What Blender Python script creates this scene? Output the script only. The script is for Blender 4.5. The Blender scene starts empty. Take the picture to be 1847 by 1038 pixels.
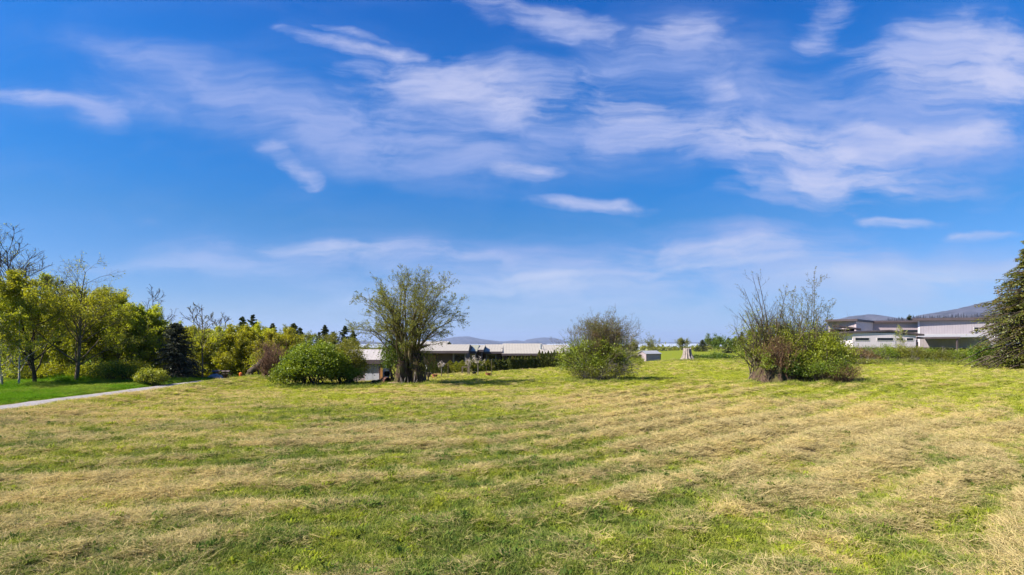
import bpy, math, random
import numpy as np
from math import radians as R
sc = bpy.context.scene
COL = sc.collection
# ------------------------------------------------------------------ camera, sky, sun, exposure
F = 1026.0                     # focal length in photo pixels (20 mm on 36 mm, 1847 wide)
HZ = 617.0                     # photo row of the horizon
CH = 3.0                       # camera height above the field
cam = bpy.data.objects.new('camera', bpy.data.cameras.new('camera'))
COL.objects.link(cam)
cam.location = (0, 0, CH); cam.rotation_euler = (R(90), 0, 0)
cam.data.lens = 20; cam.data.sensor_width = 36
cam.data.shift_y = (HZ-519)/1847.0
cam.data.clip_start = 0.1; cam.data.clip_end = 60000
sc.camera = cam
sc.render.resolution_x = 1024; sc.render.resolution_y = 575
sc.view_settings.view_transform = 'Standard'; sc.view_settings.look = 'None'
sc.view_settings.gamma = 1; sc.view_settings.exposure = 1.42
SUN_AZ, SUN_EL = R(-110), R(43)          # azimuth from +Y (negative = left), elevation
sd = (math.sin(SUN_AZ)*math.cos(SUN_EL), math.cos(SUN_AZ)*math.cos(SUN_EL), math.sin(SUN_EL))
sun = bpy.data.objects.new('sun', bpy.data.lights.new('sun', 'SUN'))
COL.objects.link(sun)
sun.data.energy = 4.4; sun.data.angle = R(0.9); sun.data.color = (1.0, 0.93, 0.82)
from mathutils import Vector
sun.rotation_euler = Vector(sd).to_track_quat('Z', 'Y').to_euler()

class NT:
    """small helper for node trees"""
    def __init__(s, nt): s.nt = nt; s.n = nt.nodes; s.l = nt.links
    def new(s, t, **k):
        nd = s.n.new(t)
        for a, b in k.items(): setattr(nd, a, b)
        return nd
    def put(s, sock, v):
        if hasattr(v, 'is_output') or isinstance(v, bpy.types.NodeSocket): s.l.new(v, sock)
        else: sock.default_value = v
    def math(s, op, a, b=0.0, c=None, clamp=False):
        nd = s.new('ShaderNodeMath', operation=op, use_clamp=clamp)
        s.put(nd.inputs[0], a); s.put(nd.inputs[1], b)
        if c is not None: s.put(nd.inputs[2], c)
        return nd.outputs[0]
    def vmath(s, op, a, b=(0, 0, 0)):
        nd = s.new('ShaderNodeVectorMath', operation=op)
        s.put(nd.inputs[0], a); s.put(nd.inputs[1], b)
        return nd.outputs[0]
    def noise(s, vec, scale, detail=4, rough=0.5, dist=0.0, out=0):
        nd = s.new('ShaderNodeTexNoise')
        if vec is not None: s.l.new(vec, nd.inputs['Vector'])
        nd.inputs['Scale'].default_value = scale; nd.inputs['Detail'].default_value = detail
        nd.inputs['Roughness'].default_value = rough; nd.inputs['Distortion'].default_value = dist
        return nd.outputs[out]
    def mix(s, f, a, b):
        nd = s.new('ShaderNodeMix', data_type='RGBA')
        s.put(nd.inputs[0], f)
        s.put(nd.inputs[6], a if not isinstance(a, tuple) else (*a[:3], 1))
        s.put(nd.inputs[7], b if not isinstance(b, tuple) else (*b[:3], 1))
        return nd.outputs[2]
    def mapr(s, v, a, b, c=0.0, d=1.0, smooth=True):
        nd = s.new('ShaderNodeMapRange', interpolation_type='SMOOTHSTEP' if smooth else 'LINEAR')
        s.put(nd.inputs[0], v)
        for i, q in enumerate((a, b, c, d)): nd.inputs[i+1].default_value = q
        return nd.outputs[0]

world = bpy.data.worlds.new('World'); sc.world = world; world.use_nodes = True
w = NT(world.node_tree); w.n.clear()
sky = w.new('ShaderNodeTexSky', sky_type='NISHITA', sun_disc=False)
sky.sun_elevation = SUN_EL; sky.sun_rotation = SUN_AZ
sky.altitude = 50; sky.air_density = 1.0; sky.dust_density = 0.25; sky.ozone_density = 3.0
tc = w.new('ShaderNodeTexCoord'); sep = w.new('ShaderNodeSeparateXYZ')
w.l.new(tc.outputs['Generated'], sep.inputs[0])
X, Y, Z = sep.outputs
# the deep polarised blue overhead: air colour graded by elevation
ramp = w.new('ShaderNodeValToRGB'); ramp.color_ramp.elements[0].position = 0
w.l.new(w.mapr(Z, 0, .6, 0, 1, False), ramp.inputs[0])
TINT = [(0, (.31, .42, .80)), (.08, (.27, .37, .60)), (.33, (.11, .36, .60)), (.42, (.045, .36, .67)), (.7, (.028, .40, .82)), (.9, (.008, .35, .84))]
for i_, (p_, c_) in enumerate(TINT):
    e_ = ramp.color_ramp.elements[0] if i_ == 0 else (ramp.color_ramp.elements[1] if i_ == 1 else ramp.color_ramp.elements.new(p_))
for i_, (p_, c_) in enumerate(TINT):
    e_ = ramp.color_ramp.elements[i_]; e_.position = p_; e_.color = (*c_, 1)
Ysafe = w.math('MAXIMUM', Y, 0.05)
U = w.math('DIVIDE', X, Ysafe); V = w.math('DIVIDE', Z, Ysafe)
cmb = w.new('ShaderNodeCombineXYZ'); w.l.new(U, cmb.inputs[0]); w.l.new(V, cmb.inputs[1])
uv = cmb.outputs[0]
# domain warp so that the cloud banks get ragged outlines
def warped(scale, detail, amt):
    n_ = w.new('ShaderNodeTexNoise'); w.l.new(uv, n_.inputs['Vector'])
    n_.inputs['Scale'].default_value = scale; n_.inputs['Detail'].default_value = detail; n_.inputs['Roughness'].default_value = 0.5
    return w.vmath('MULTIPLY', w.vmath('SUBTRACT', n_.outputs['Color'], (0.5, 0.5, 0.5)), (*amt, 0.0))
uvw = w.vmath('ADD', w.vmath('ADD', uv, warped(3.4, 2, (0.20, 0.055))), warped(8.0, 9, (0.13, 0.042)))
VEIL = [  # photo column, row, half-length, half-height, tilt deg (up to the right), density
 (520, 215, 520, 105, -18, .60), (850, 250, 480, 120, -5, .62), (1350, 240, 540, 130, -8, .62), (1720, 240, 330, 150, 0, .62), (1240, 75, 260, 100, 5, .50),
 (1440, 150, 280, 100, -5, .35), (160, 190, 260, 60, -8, .45), (172, 205, 60, 70, -10, .5), (1200, 490, 760, 95, 2, .75), (600, 465, 600, 65, 0, .6),
 (1660, 500, 460, 75, 2, .62), (1700, 90, 260, 120, 0, .45), (330, 110, 260, 60, -18, .32), (1330, 415, 200, 30, 0, .4), (900, 560, 1100, 75, 1, .5), (270, 392, 40, 24, 0, .25), (1090, 120, 160, 60, 10, .35), (330, 480, 240, 24, 0, .3)]
CORE = [
 (885, 178, 397, 104, -3, 1.0), (1090, 192, 190, 70, -24, 0.8), (1330, 268, 379, 81, -5, 0.95), (1490, 285, 184, 56, -8, 0.8), (1560, 343, 402, 64, -4, 1.0), (1740, 128, 276, 129, -8, 1.15),
 (1505, 48, 86, 80, 62, 0.9), (950, 34, 230, 53, -12, 0.75), (650, 88, 218, 25, -12, 0.75), (625, 58, 99, 14, -15, 0.54), (75, 178, 138, 25, -8, 0.77), (545, 312, 88, 23, -26, 0.5),
 (480, 272, 66, 16, -20, 0.45), (1085, 373, 172, 21, -3, 1.0), (1620, 397, 130, 17, 0, 0.99), (1765, 421, 101, 15, 0, 0.99), (650, 452, 345, 27, -3, 0.75), (1130, 492, 552, 22, 4, 0.7),
 (1260, 458, 322, 42, 4, 0.65), (1000, 518, 506, 21, 4, 0.6), (1650, 497, 379, 42, 2, 0.75), (930, 318, 121, 23, 0, 0.63), (1700, 265, 230, 48, 6, 0.7), (1260, 170, 77, 46, -40, 0.41),
 (1230, 60, 150, 46, 12, 0.6), (1600, 250, 140, 34, -14, 0.6), (1230, 235, 150, 30, -10, 0.6)]
def blob(px, py, rx, ry, a):
    mp = w.new('ShaderNodeMapping', vector_type='TEXTURE'); w.l.new(uvw, mp.inputs['Vector'])
    mp.inputs['Location'].default_value = ((px-923.5)/F, (HZ-py)/F, 0)
    mp.inputs['Rotation'].default_value = (0, 0, R(a)); mp.inputs['Scale'].default_value = (rx/F, ry/F, 1)
    g = w.new('ShaderNodeTexGradient', gradient_type='SPHERICAL'); w.l.new(mp.outputs[0], g.inputs[0])
    return mp.outputs[0], g.outputs[0]
veil = None
for (px, py, rx, ry, a, dn) in VEIL:
    _, g = blob(px, py, rx, ry, a)
    veil = w.math('MULTIPLY', g, dn) if veil is None else w.math('MULTIPLY_ADD', g, dn, veil)
core = None
for (px, py, rx, ry, a, dn) in CORE:
    v_, g = blob(px, py, rx, ry, a)
    s_ = w.new('ShaderNodeSeparateXYZ'); w.l.new(v_, s_.inputs[0])
    soft = w.mapr(s_.outputs[1], -1.0, 0.5, 0.15, 1.0)       # crisp upper rim, base melting away
    k_ = w.math('MULTIPLY', w.math('MULTIPLY', w.mapr(g, 0.0, 0.75, 0, 1), soft), dn)
    core = k_ if core is None else w.math('MAXIMUM', core, k_)
# streaky cirrus texture
mp = w.new('ShaderNodeMapping'); w.l.new(uvw, mp.inputs['Vector'])
mp.inputs['Rotation'].default_value = (0, 0, R(7)); mp.inputs['Scale'].default_value = (1.0, 3.2, 1)
n1 = w.noise(mp.outputs[0], 4.0, 10, 0.58, 0.4)
mp2 = w.new('ShaderNodeMapping'); w.l.new(uvw, mp2.inputs['Vector'])
mp2.inputs['Rotation'].default_value = (0, 0, R(16)); mp2.inputs['Scale'].default_value = (1.0, 6.5, 1)
n2 = w.noise(mp2.outputs[0], 11.0, 8, 0.6, 0.3)
tex = w.math('MULTIPLY_ADD', n1, 1.5, w.math('MULTIPLY', n2, 0.5))       # about 0.6 .. 1.4
ero = w.math('MULTIPLY_ADD', core, 1.25, w.math('MULTIPLY', w.math('SUBTRACT', tex, 1.0), 2.7))
covc = w.math('MULTIPLY', w.mapr(ero, -0.1, 1.7, 0.0, 0.80), w.mapr(core, 0.0, 0.15, 0, 1))
covv = w.mapr(w.math('MULTIPLY', veil, w.mapr(tex, 0.65, 1.3, 0.30, 1.75, False)), 0.0, 1.05, 0.0, 0.74)
cov = w.math('SUBTRACT', 1.0, w.math('MULTIPLY', w.math('SUBTRACT', 1.0, covc), w.math('SUBTRACT', 1.0, covv)))
cov = w.math('MAXIMUM', cov, w.math('MULTIPLY', w.mapr(n1, 0.4, 0.7, 0.0, 1.0), 0.07))
cov = w.math('MULTIPLY', cov, w.mapr(Z, -0.01, 0.03, 0.0, 1.0))
shade = w.noise(w.vmath('ADD', mp.outputs[0], (0.02, 0.16, 0)), 3.2, 5, 0.5)
ccol = w.mix(w.math('MULTIPLY', w.mapr(shade, 0.33, 0.6, 0.35, 1), w.mapr(core, 0.05, .8, .35, 1)), w.mix(w.mapr(Z, .04, .2, 0, 1), (1.9, 2.7, 4.2), (1.45, 2.0, 3.9)), w.mix(w.mapr(Z, .05, .22, 0, 1), (2.7, 3.2, 4.2), (3.0, 3.15, 4.3)))
skyd = w.new('ShaderNodeVectorMath', operation='MULTIPLY'); w.l.new(sky.outputs[0], skyd.inputs[0]); w.l.new(ramp.outputs[0], skyd.inputs[1])
fin = w.mix(cov, skyd.outputs[0], ccol)
bg = w.new('ShaderNodeBackground'); w.l.new(fin, bg.inputs[0]); bg.inputs[1].default_value = 0.080
wo = w.new('ShaderNodeOutputWorld'); w.l.new(bg.outputs[0], wo.inputs[0])
world.cycles.sampling_method = 'MANUAL'; world.cycles.sample_map_resolution = 1024

# ------------------------------------------------------------------ helpers
def link(o, parent=None):
    COL.objects.link(o)
    if parent is not None: o.parent = parent
    return o
def tag(o, label=None, cat=None, group=None, kind=None):
    if label: o['label'] = label
    if cat: o['category'] = cat
    if group: o['group'] = group
    if kind: o['kind'] = kind
    return o
def thing(name, label, cat, loc=(0, 0, 0), rz=0.0, group=None):
    o = bpy.data.objects.new(name, None); link(o)
    o.empty_display_size = 0.3
    o.location = loc; o.rotation_euler = (0, 0, rz)
    return tag(o, label, cat, group)
def copy_tree(o, loc, rz=0.0, scale=(1, 1, 1), label=None, group=None):
    c = o.copy(); COL.objects.link(c); c.location = loc; c.rotation_euler = (0, 0, rz); c.scale = scale
    if label: c['label'] = label
    if group: c['group'] = group
    for ch in list(o.children):
        d = ch.copy(); COL.objects.link(d); d.parent = c
        for g in list(ch.children):
            e = g.copy(); COL.objects.link(e); e.parent = d
    return c
def np_mesh(name, V, Q, var=None, smooth=False, attrs=None):
    """V (n,3), Q (m,k) index array, all faces the same size k"""
    V = np.ascontiguousarray(V, dtype=np.float32); Q = np.ascontiguousarray(Q, dtype=np.int32)
    me = bpy.data.meshes.new(name); m, k = Q.shape
    me.vertices.add(len(V)); me.vertices.foreach_set('co', V.ravel())
    me.loops.add(m*k); me.loops.foreach_set('vertex_index', Q.ravel())
    me.polygons.add(m); me.polygons.foreach_set('loop_start', np.arange(0, m*k, k, dtype=np.int32))
    try: me.polygons.foreach_set('loop_total', np.full(m, k, dtype=np.int32))
    except Exception: pass
    if smooth: me.polygons.foreach_set('use_smooth', np.ones(m, dtype=bool))
    if var is not None:
        a = me.attributes.new('var', 'FLOAT', 'POINT'); a.data.foreach_set('value', np.ascontiguousarray(var, dtype=np.float32))
    for nm, arr in (attrs or {}).items():
        a = me.attributes.new(nm, 'FLOAT', 'POINT'); a.data.foreach_set('value', np.ascontiguousarray(arr, dtype=np.float32))
    me.update(calc_edges=True)
    return me
def np_obj(name, V, Q, mat, parent=None, **k):
    me = np_mesh(name, V, Q, **k); me.materials.append(mat)
    return link(bpy.data.objects.new(name, me), parent)
class PB:
    """collects polygons into ONE mesh"""
    def __init__(s): s.v = []; s.f = []
    def poly(s, pts):
        i = len(s.v); s.v += [tuple(p) for p in pts]; s.f.append(tuple(range(i, i+len(pts)))); return s
    def prism(s, a, b):
        """a, b: matching outlines (lists of points); closed solid between them"""
        i = len(s.v); n = len(a); s.v += [tuple(p) for p in a] + [tuple(p) for p in b]
        s.f.append(tuple(i+k for k in range(n))[::-1]); s.f.append(tuple(i+n+k for k in range(n)))
        for k in range(n):
            k2 = (k+1) % n; s.f.append((i+k, i+k2, i+n+k2, i+n+k))
        return s
    def box(s, x0, x1, y0, y1, z0, z1):
        return s.prism([(x0, y0, z0), (x1, y0, z0), (x1, y1, z0), (x0, y1, z0)], [(x0, y0, z1), (x1, y0, z1), (x1, y1, z1), (x0, y1, z1)])
    def tube(s, p, q, r0, r1=None, n=8):
        p = Vector(p); q = Vector(q); r1 = r0 if r1 is None else r1
        t = (q-p).normalized(); a = t.orthogonal().normalized(); b = t.cross(a)
        A = [p+a*math.cos(6.2832*k/n)*r0+b*math.sin(6.2832*k/n)*r0 for k in range(n)]
        B = [q+a*math.cos(6.2832*k/n)*r1+b*math.sin(6.2832*k/n)*r1 for k in range(n)]
        return s.prism(A, B)
    def lathe(s, c, prof, n=16):
        """prof: list of (radius, z); open surface of revolution about vertical axis at c"""
        i = len(s.v)
        for (r, z) in prof:
            for k in range(n): s.v.append((c[0]+r*math.cos(6.2832*k/n), c[1]+r*math.sin(6.2832*k/n), c[2]+z))
        for j in range(len(prof)-1):
            for k in range(n):
                k2 = (k+1) % n; s.f.append((i+j*n+k, i+j*n+k2, i+(j+1)*n+k2, i+(j+1)*n+k))
        s.f.append(tuple(i+k for k in range(n))[::-1]); s.f.append(tuple(i+(len(prof)-1)*n+k for k in range(n)))
        return s
    def build(s, name, mat, parent=None, bevel=0.0):
        me = bpy.data.meshes.new(name); me.from_pydata(s.v, [], s.f); me.update(); me.materials.append(mat)
        o = link(bpy.data.objects.new(name, me), parent)
        if bevel:
            b = o.modifiers.new('bevel', 'BEVEL'); b.width = bevel; b.segments = 2; b.limit_method = 'ANGLE'
        return o
def gx(px, d): return (px-923.5)/F*d
def zz(py, d): return CH-(py-HZ)/F*d

# ---- numpy noise
def _hash(ix, iy, seed):
    h = (ix.astype(np.int64)*374761393 + iy.astype(np.int64)*668265263 + seed*2147483647) & 0xffffffff
    h = ((h ^ (h >> 13))*1274126177) & 0xffffffff
    h = h ^ (h >> 16)
    return (h & 0xffffff)/float(0xffffff)
def vnoise(x, y, seed=0):
    x = np.asarray(x, float); y = np.asarray(y, float)
    ix = np.floor(x); iy = np.floor(y); fx = x-ix; fy = y-iy
    fx = fx*fx*(3-2*fx); fy = fy*fy*(3-2*fy)
    a = _hash(ix, iy, seed); b = _hash(ix+1, iy, seed); c = _hash(ix, iy+1, seed); d = _hash(ix+1, iy+1, seed)
    return (a*(1-fx)+b*fx)*(1-fy)+(c*(1-fx)+d*fx)*fy
def fbm(x, y, seed=0, octv=4):
    s = 0; a = 0.5; t = 0
    for i in range(octv):
        s = s+a*vnoise(x*2**i+17.3*i, y*2**i-9.1*i, seed+i); t += a; a *= 0.5
    return s/t
def sstep(x, a, b):
    t = np.clip((np.asarray(x, float)-a)/(b-a), 0, 1); return t*t*(3-2*t)

# ------------------------------------------------------------------ terrain functions
CRX = [-200, -60, -30, -10, 5, 20, 30, 45, 70, 200]
CRD = [46, 46, 47, 48, 66, 82, 90, 80, 78, 78]
DRP = [1.6, 1.6, 1.6, 2.4, 2.8, 1.2, 1.0, 0.3, 0.1, 0.1]
def base_height(x, y):
    x = np.asarray(x, float); y = np.asarray(y, float)
    c = np.interp(x, CRX, CRD); dr = np.interp(x, CRX, DRP)
    z = -dr*sstep(y, c-3, c+20)
    mer = np.interp(x, [-40, 10, 25, 45, 70], [-3.2, -3.0, -1.6, -0.9, 0.2])
    z = z + (mer+dr)*sstep(y, 115, 200)
    far = np.interp(y, [0, 210, 330, 600, 1500, 2900, 3300, 30000], [0, 0, -3.5, -8, -19, -37, -46, -60])
    z = z + far
    return z
def row_coord(x, y):
    """mown rows: level sets run shallow on the left and about 45 degrees on the right"""
    sl = 0.14+0.80/(1+np.exp(-(x-3.0)/4.0))
    g = 0.14*x + 0.80*(np.logaddexp(0, (x-3.0)/4.0)*4.0)
    return (y - g + 1.1*(fbm(x*0.12, y*0.12, 5, 3)-0.5)*2)/np.sqrt(1+sl*sl)
BL = [  # photo col, row, half width m, half depth m, amount of dry hay
 (1500, 770, 9, 8, .55), (1750, 800, 8, 10, .5), (1350, 860, 4, 4, .3), (1250, 760, 5, 6, .25), (120, 760, 12, 4, .6), (260, 722, 12, 4, .5),
 (60, 900, 5, 3, .35), (300, 870, 4, 2.2, .3), (200, 1000, 3, 1.5, .25), (720, 792, 5, 2.0, .6), (560, 790, 5, 2, .35), (1010, 728, 5, 3.5, .6), (770, 705, 6, 1.6, .4),
 (1500, 712, 10, 3.0, -.5), (1700, 690, 12, 8, -.3), (1250, 680, 12, 10, -.3), (600, 725, 9, 4, -.45), (430, 760, 5, 3, -.35), (420, 700, 8, 4, -.2),
 (860, 760, 5, 4, -.4), (800, 900, 3.0, 2.4, -.35), (620, 980, 2, 1.5, -.3), (1050, 840, 4, 4, -.25), (1000, 1000, 1.6, 1.2, -.2),
 (1180, 990, 2, 1.5, -.05), (1600, 960, 2.0, 1.6, -.25), (1350, 980, 1.2, .9, -.3), (1800, 990, 2, 1.5, .2), (450, 830, 5, 1.2, -.3), (60, 835, 5, 1.2, -.25),
 (1450, 900, 3, 1.5, .1), (960, 690, 12, 5, -.35), (1180, 720, 5, 3, .1)]
def dryness(x, y):
    x = np.asarray(x, float); y = np.asarray(y, float)
    m = 0
    wx = x + (fbm(x*.25, y*.25, 31, 3)-.5)*5; wy = y + (fbm(x*.25, y*.25, 41, 3)-.5)*4
    for (px, py, a, b, k) in BL:
        d = CH*F/(py-HZ); cx = gx(px, d)
        m = m + k*np.exp(-((wx-cx)/a)**2-((wy-d)/b)**2)
    wc = row_coord(x, y)
    rows = 0.5+0.5*np.sin(wc*2*math.pi/1.85 + 1.6*(fbm(x*.3, y*.3, 9, 2)-.5)*2)
    rowamp = 0.36*sstep(fbm(x*.16+3, y*.16, 77, 2), .3, .6) + 0.12 + .38*sstep(x, -2, 7)*(1-sstep(y, 38, 50))
    streak = fbm(wc*1.5, (x+y)*0.18, 12, 4)
    fine = fbm(x*1.6, y*1.6, 21, 4)
    d = 0.255 + .85*m + rowamp*(rows-0.5) + 0.9*(streak-.5) + 1.3*(fine-.5)
    far = sstep(y, 42, 70)
    return np.clip(d*(1-0.5*far)+0.05*far, 0, 1), rows, rowamp
def road_dist(x, y):
    cx = -23.6 + 0*np.asarray(y, float) - 1.2*sstep(y, 44, 54) + 5*sstep(y, 56, 72)
    return np.abs(np.asarray(x, float)-cx)
def field_height(x, y):
    x = np.asarray(x, float); y = np.asarray(y, float)
    z = base_height(x, y)
    d, rows, ra = dryness(x, y)
    infield = sstep(x, -21.8, -20.3)*(1-sstep(y, 90, 110))
    rb = (0.15+.10*sstep(x, 0, 7))*ra*(rows**1.5) + 0.12*(fbm(x*.9, y*.9, 61, 3)-.5) + 0.14*(fbm(x*3.7, y*3.7, 62, 3)-.5)
    und = 0.35*(fbm(x*.07, y*.07, 3, 2)-.5)*sstep(np.hypot(x, y), 6, 20)
    mound = 0.30*np.exp(-((x+19.3)/1.6)**2)*(0.5+fbm(x*.3, y*.22, 8, 2))*(1-sstep(y, 44, 50))
    z = z + (rb+0*und)*infield + mound
    rd = road_dist(x, y)
    z = z - 0.10*(1-sstep(rd, 1.5, 2.6))*(1-sstep(y, 80, 90))
    z = z + 0.10*(fbm(x*.6, y*.6, 90, 3)-.5)*(1-infield)*sstep(rd, 1.6, 3)
    return z

# ------------------------------------------------------------------ materials
def mat(name):
    m = bpy.data.materials.new(name); m.use_nodes = True
    t = NT(m.node_tree); bs = t.n['Principled BSDF']; return m, t, bs
def simple(name, c, rough=0.7, metal=0.0, var=0.12, nscale=3.0, bump=0.0, bscale=30.0, spec=0.3):
    m, t, b = mat(name)
    g = t.new('ShaderNodeNewGeometry')
    n = t.noise(g.outputs['Position'], nscale, 5, 0.6)
    c0 = tuple(max(0, q*(1-var)) for q in c); c1 = tuple(min(1, q*(1+var)) for q in c)
    t.put(b.inputs['Base Color'], t.mix(t.mapr(n, .3, .7), c0, c1))
    b.inputs['Roughness'].default_value = rough; b.inputs['Metallic'].default_value = metal
    b.inputs['Specular IOR Level'].default_value = spec
    if bump:
        bp = t.new('ShaderNodeBump'); bp.inputs['Strength'].default_value = 1.0; bp.inputs['Distance'].default_value = bump
        t.l.new(t.noise(g.outputs['Position'], bscale, 4, .6), bp.inputs['Height']); t.l.new(bp.outputs[0], b.inputs['Normal'])
    return m
def leaf_mat(name, c0, c1, trans=0.45, c2=None):
    m, t, b = mat(name); t.n.remove(b)
    a = t.new('ShaderNodeAttribute', attribute_name='var')
    oi = t.new('ShaderNodeObjectInfo')
    col = t.mix(t.mapr(a.outputs['Fac'], 0, 1, 0, 1, False), c0, c1)
    g = t.new('ShaderNodeNewGeometry')
    if c2:
        col = t.mix(t.mapr(t.noise(g.outputs['Position'], .8, 3), .5, .68), col, c2)
    h = t.new('ShaderNodeHueSaturation'); t.l.new(col, h.inputs['Color'])
    t.put(h.inputs['Hue'], t.math('MULTIPLY_ADD', oi.outputs['Random'], 0.02, 0.49))
    t.put(h.inputs['Value'], t.math('MULTIPLY_ADD', oi.outputs['Random'], 0.3, 0.85))
    di = t.new('ShaderNodeBsdfDiffuse'); tr = t.new('ShaderNodeBsdfTranslucent'); gl = t.new('ShaderNodeBsdfGlossy')
    t.l.new(h.outputs[0], di.inputs[0])
    hy = t.new('ShaderNodeHueSaturation'); hy.inputs['Hue'].default_value = .49; hy.inputs['Value'].default_value = 1.35
    t.l.new(h.outputs[0], hy.inputs['Color']); t.l.new(hy.outputs[0], tr.inputs[0])
    gl.inputs['Roughness'].default_value = .5; gl.inputs[0].default_value = (.8, .85, .8, 1)
    mx = t.new('ShaderNodeMixShader'); mx.inputs[0].default_value = trans
    t.l.new(di.outputs[0], mx.inputs[1]); t.l.new(tr.outputs[0], mx.inputs[2])
    m2 = t.new('ShaderNodeMixShader'); m2.inputs[0].default_value = .03
    t.l.new(mx.outputs[0], m2.inputs[1]); t.l.new(gl.outputs[0], m2.inputs[2])
    t.l.new(m2.outputs[0], t.n['Material Output'].inputs[0])
    return m
def bark_mat(name, c0, c1, moss=None):
    m, t, b = mat(name)
    g = t.new('ShaderNodeNewGeometry'); mp = t.new('ShaderNodeMapping'); t.l.new(g.outputs['Position'], mp.inputs[0])
    mp.inputs['Scale'].default_value = (1, 1, .22)
    n = t.noise(mp.outputs[0], 14, 6, .65)
    col = t.mix(t.mapr(n, .35, .65), c0, c1)
    if moss: col = t.mix(t.mapr(t.noise(g.outputs['Position'], 2.2, 4), .48, .62), col, moss)
    t.put(b.inputs['Base Color'], col); b.inputs['Roughness'].default_value = .9; b.inputs['Specular IOR Level'].default_value = .15
    bp = t.new('ShaderNodeBump'); bp.inputs['Distance'].default_value = .03; t.l.new(n, bp.inputs['Height']); t.l.new(bp.outputs[0], b.inputs['Normal'])
    return m
M = {}
M['bark'] = bark_mat('bark', (.07, .055, .035), (.17, .13, .09), (.10, .10, .03))
M['bark_dark'] = bark_mat('bark_dark', (.035, .028, .02), (.09, .07, .05))
M['bark_pale'] = bark_mat('bark_pale', (.22, .20, .17), (.42, .38, .33))
M['bark_mossy'] = bark_mat('bark_mossy', (.06, .05, .03), (.14, .11, .06), (.11, .11, .025))
M['twig_grey'] = bark_mat('twig_grey', (.13, .11, .10), (.26, .22, .20))
M['twig_red'] = bark_mat('twig_red', (.10, .05, .03), (.23, .14, .09))
M['old_wood'] = bark_mat('old_wood', (.022, .014, .010), (.11, .072, .048), (.08, .07, .025))
M['silver_wood'] = bark_mat('silver_wood', (.13, .105, .095), (.40, .34, .31))
M['lf_alder'] = leaf_mat('leaf_alder', (.15, .18, .008), (.38, .40, .012), .62)
M['lf_willow'] = leaf_mat('leaf_willow', (.19, .21, .006), (.42, .42, .012), .6)
M['lf_bright'] = leaf_mat('leaf_bright', (.045, .095, .006), (.27, .34, .014), .45)
M['lf_green'] = leaf_mat('leaf_green', (.04, .085, .006), (.15, .22, .012), .45)
M['lf_olive'] = leaf_mat('leaf_olive', (.09, .105, .010), (.26, .26, .02), .5)
M['lf_bud'] = leaf_mat('leaf_bud', (.09, .095, .012), (.24, .22, .025), .45)
M['lf_conifer'] = leaf_mat('leaf_conifer', (.022, .035, .010), (.085, .10, .022), .2)
M['lf_spruce'] = leaf_mat('leaf_spruce', (.022, .030, .016), (.075, .085, .045), .15)
M['lf_cedar'] = leaf_mat('leaf_cedar', (.045, .075, .008), (.20, .21, .022), .4, (.19, .14, .02))
M['lf_hedge'] = leaf_mat('leaf_hedge', (.03, .05, .008), (.12, .13, .018), .3, (.17, .14, .03))
M['lf_mid'] = leaf_mat('leaf_mid', (.06, .09, .008), (.29, .33, .018), .5)
M['lf_brown'] = leaf_mat('leaf_brown', (.10, .06, .02), (.22, .14, .05), .3)
M['lf_yellow'] = leaf_mat('leaf_yellow', (.13, .17, .012), (.36, .39, .02), .5)
M['blossom'] = leaf_mat('blossom', (.45, .36, .28), (.75, .66, .6), .3)

# ground
m, t, b = mat('field_ground'); M['ground'] = m
g = t.new('ShaderNodeNewGeometry'); P = g.outputs['Position']
dry = t.new('ShaderNodeAttribute', attribute_name='dry').outputs['Fac']
lush = t.new('ShaderNodeAttribute', attribute_name='lush').outputs['Fac']
n = t.noise(P, 9, 6, .65); nb = t.noise(P, 1.1, 4, .6)
green = t.mix(t.mapr(n, .3, .7), (.10, .13, .018), (.38, .36, .025))
green = t.mix(lush, green, t.mix(t.mapr(nb, .3, .7), (.08, .15, .010), (.16, .22, .014)))
hay = t.mix(t.mapr(n, .3, .7), (.26, .20, .09), (.52, .40, .19))
hay = t.mix(.55, hay, (.05, .04, .02)); green = t.mix(t.math('MULTIPLY', t.math('SUBTRACT', 1.0, lush), .45), green, (.04, .045, .012))
col = t.mix(t.mapr(dry, .3, .75), green, hay)
col = t.mix(t.math('MULTIPLY', t.mapr(t.noise(P, .02, 5, .6), .45, .6), t.mapr(t.vmath('LENGTH', P) if False else t.noise(P, .0001, 1), 0, 1, 0, 0)), col, (.2, .2, .1))
t.put(b.inputs['Base Color'], col); b.inputs['Roughness'].default_value = 1; b.inputs['Specular IOR Level'].default_value = .05
bp = t.new('ShaderNodeBump'); bp.inputs['Distance'].default_value = .05; t.l.new(n, bp.inputs['Height']); t.l.new(bp.outputs[0], b.inputs['Normal'])

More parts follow.
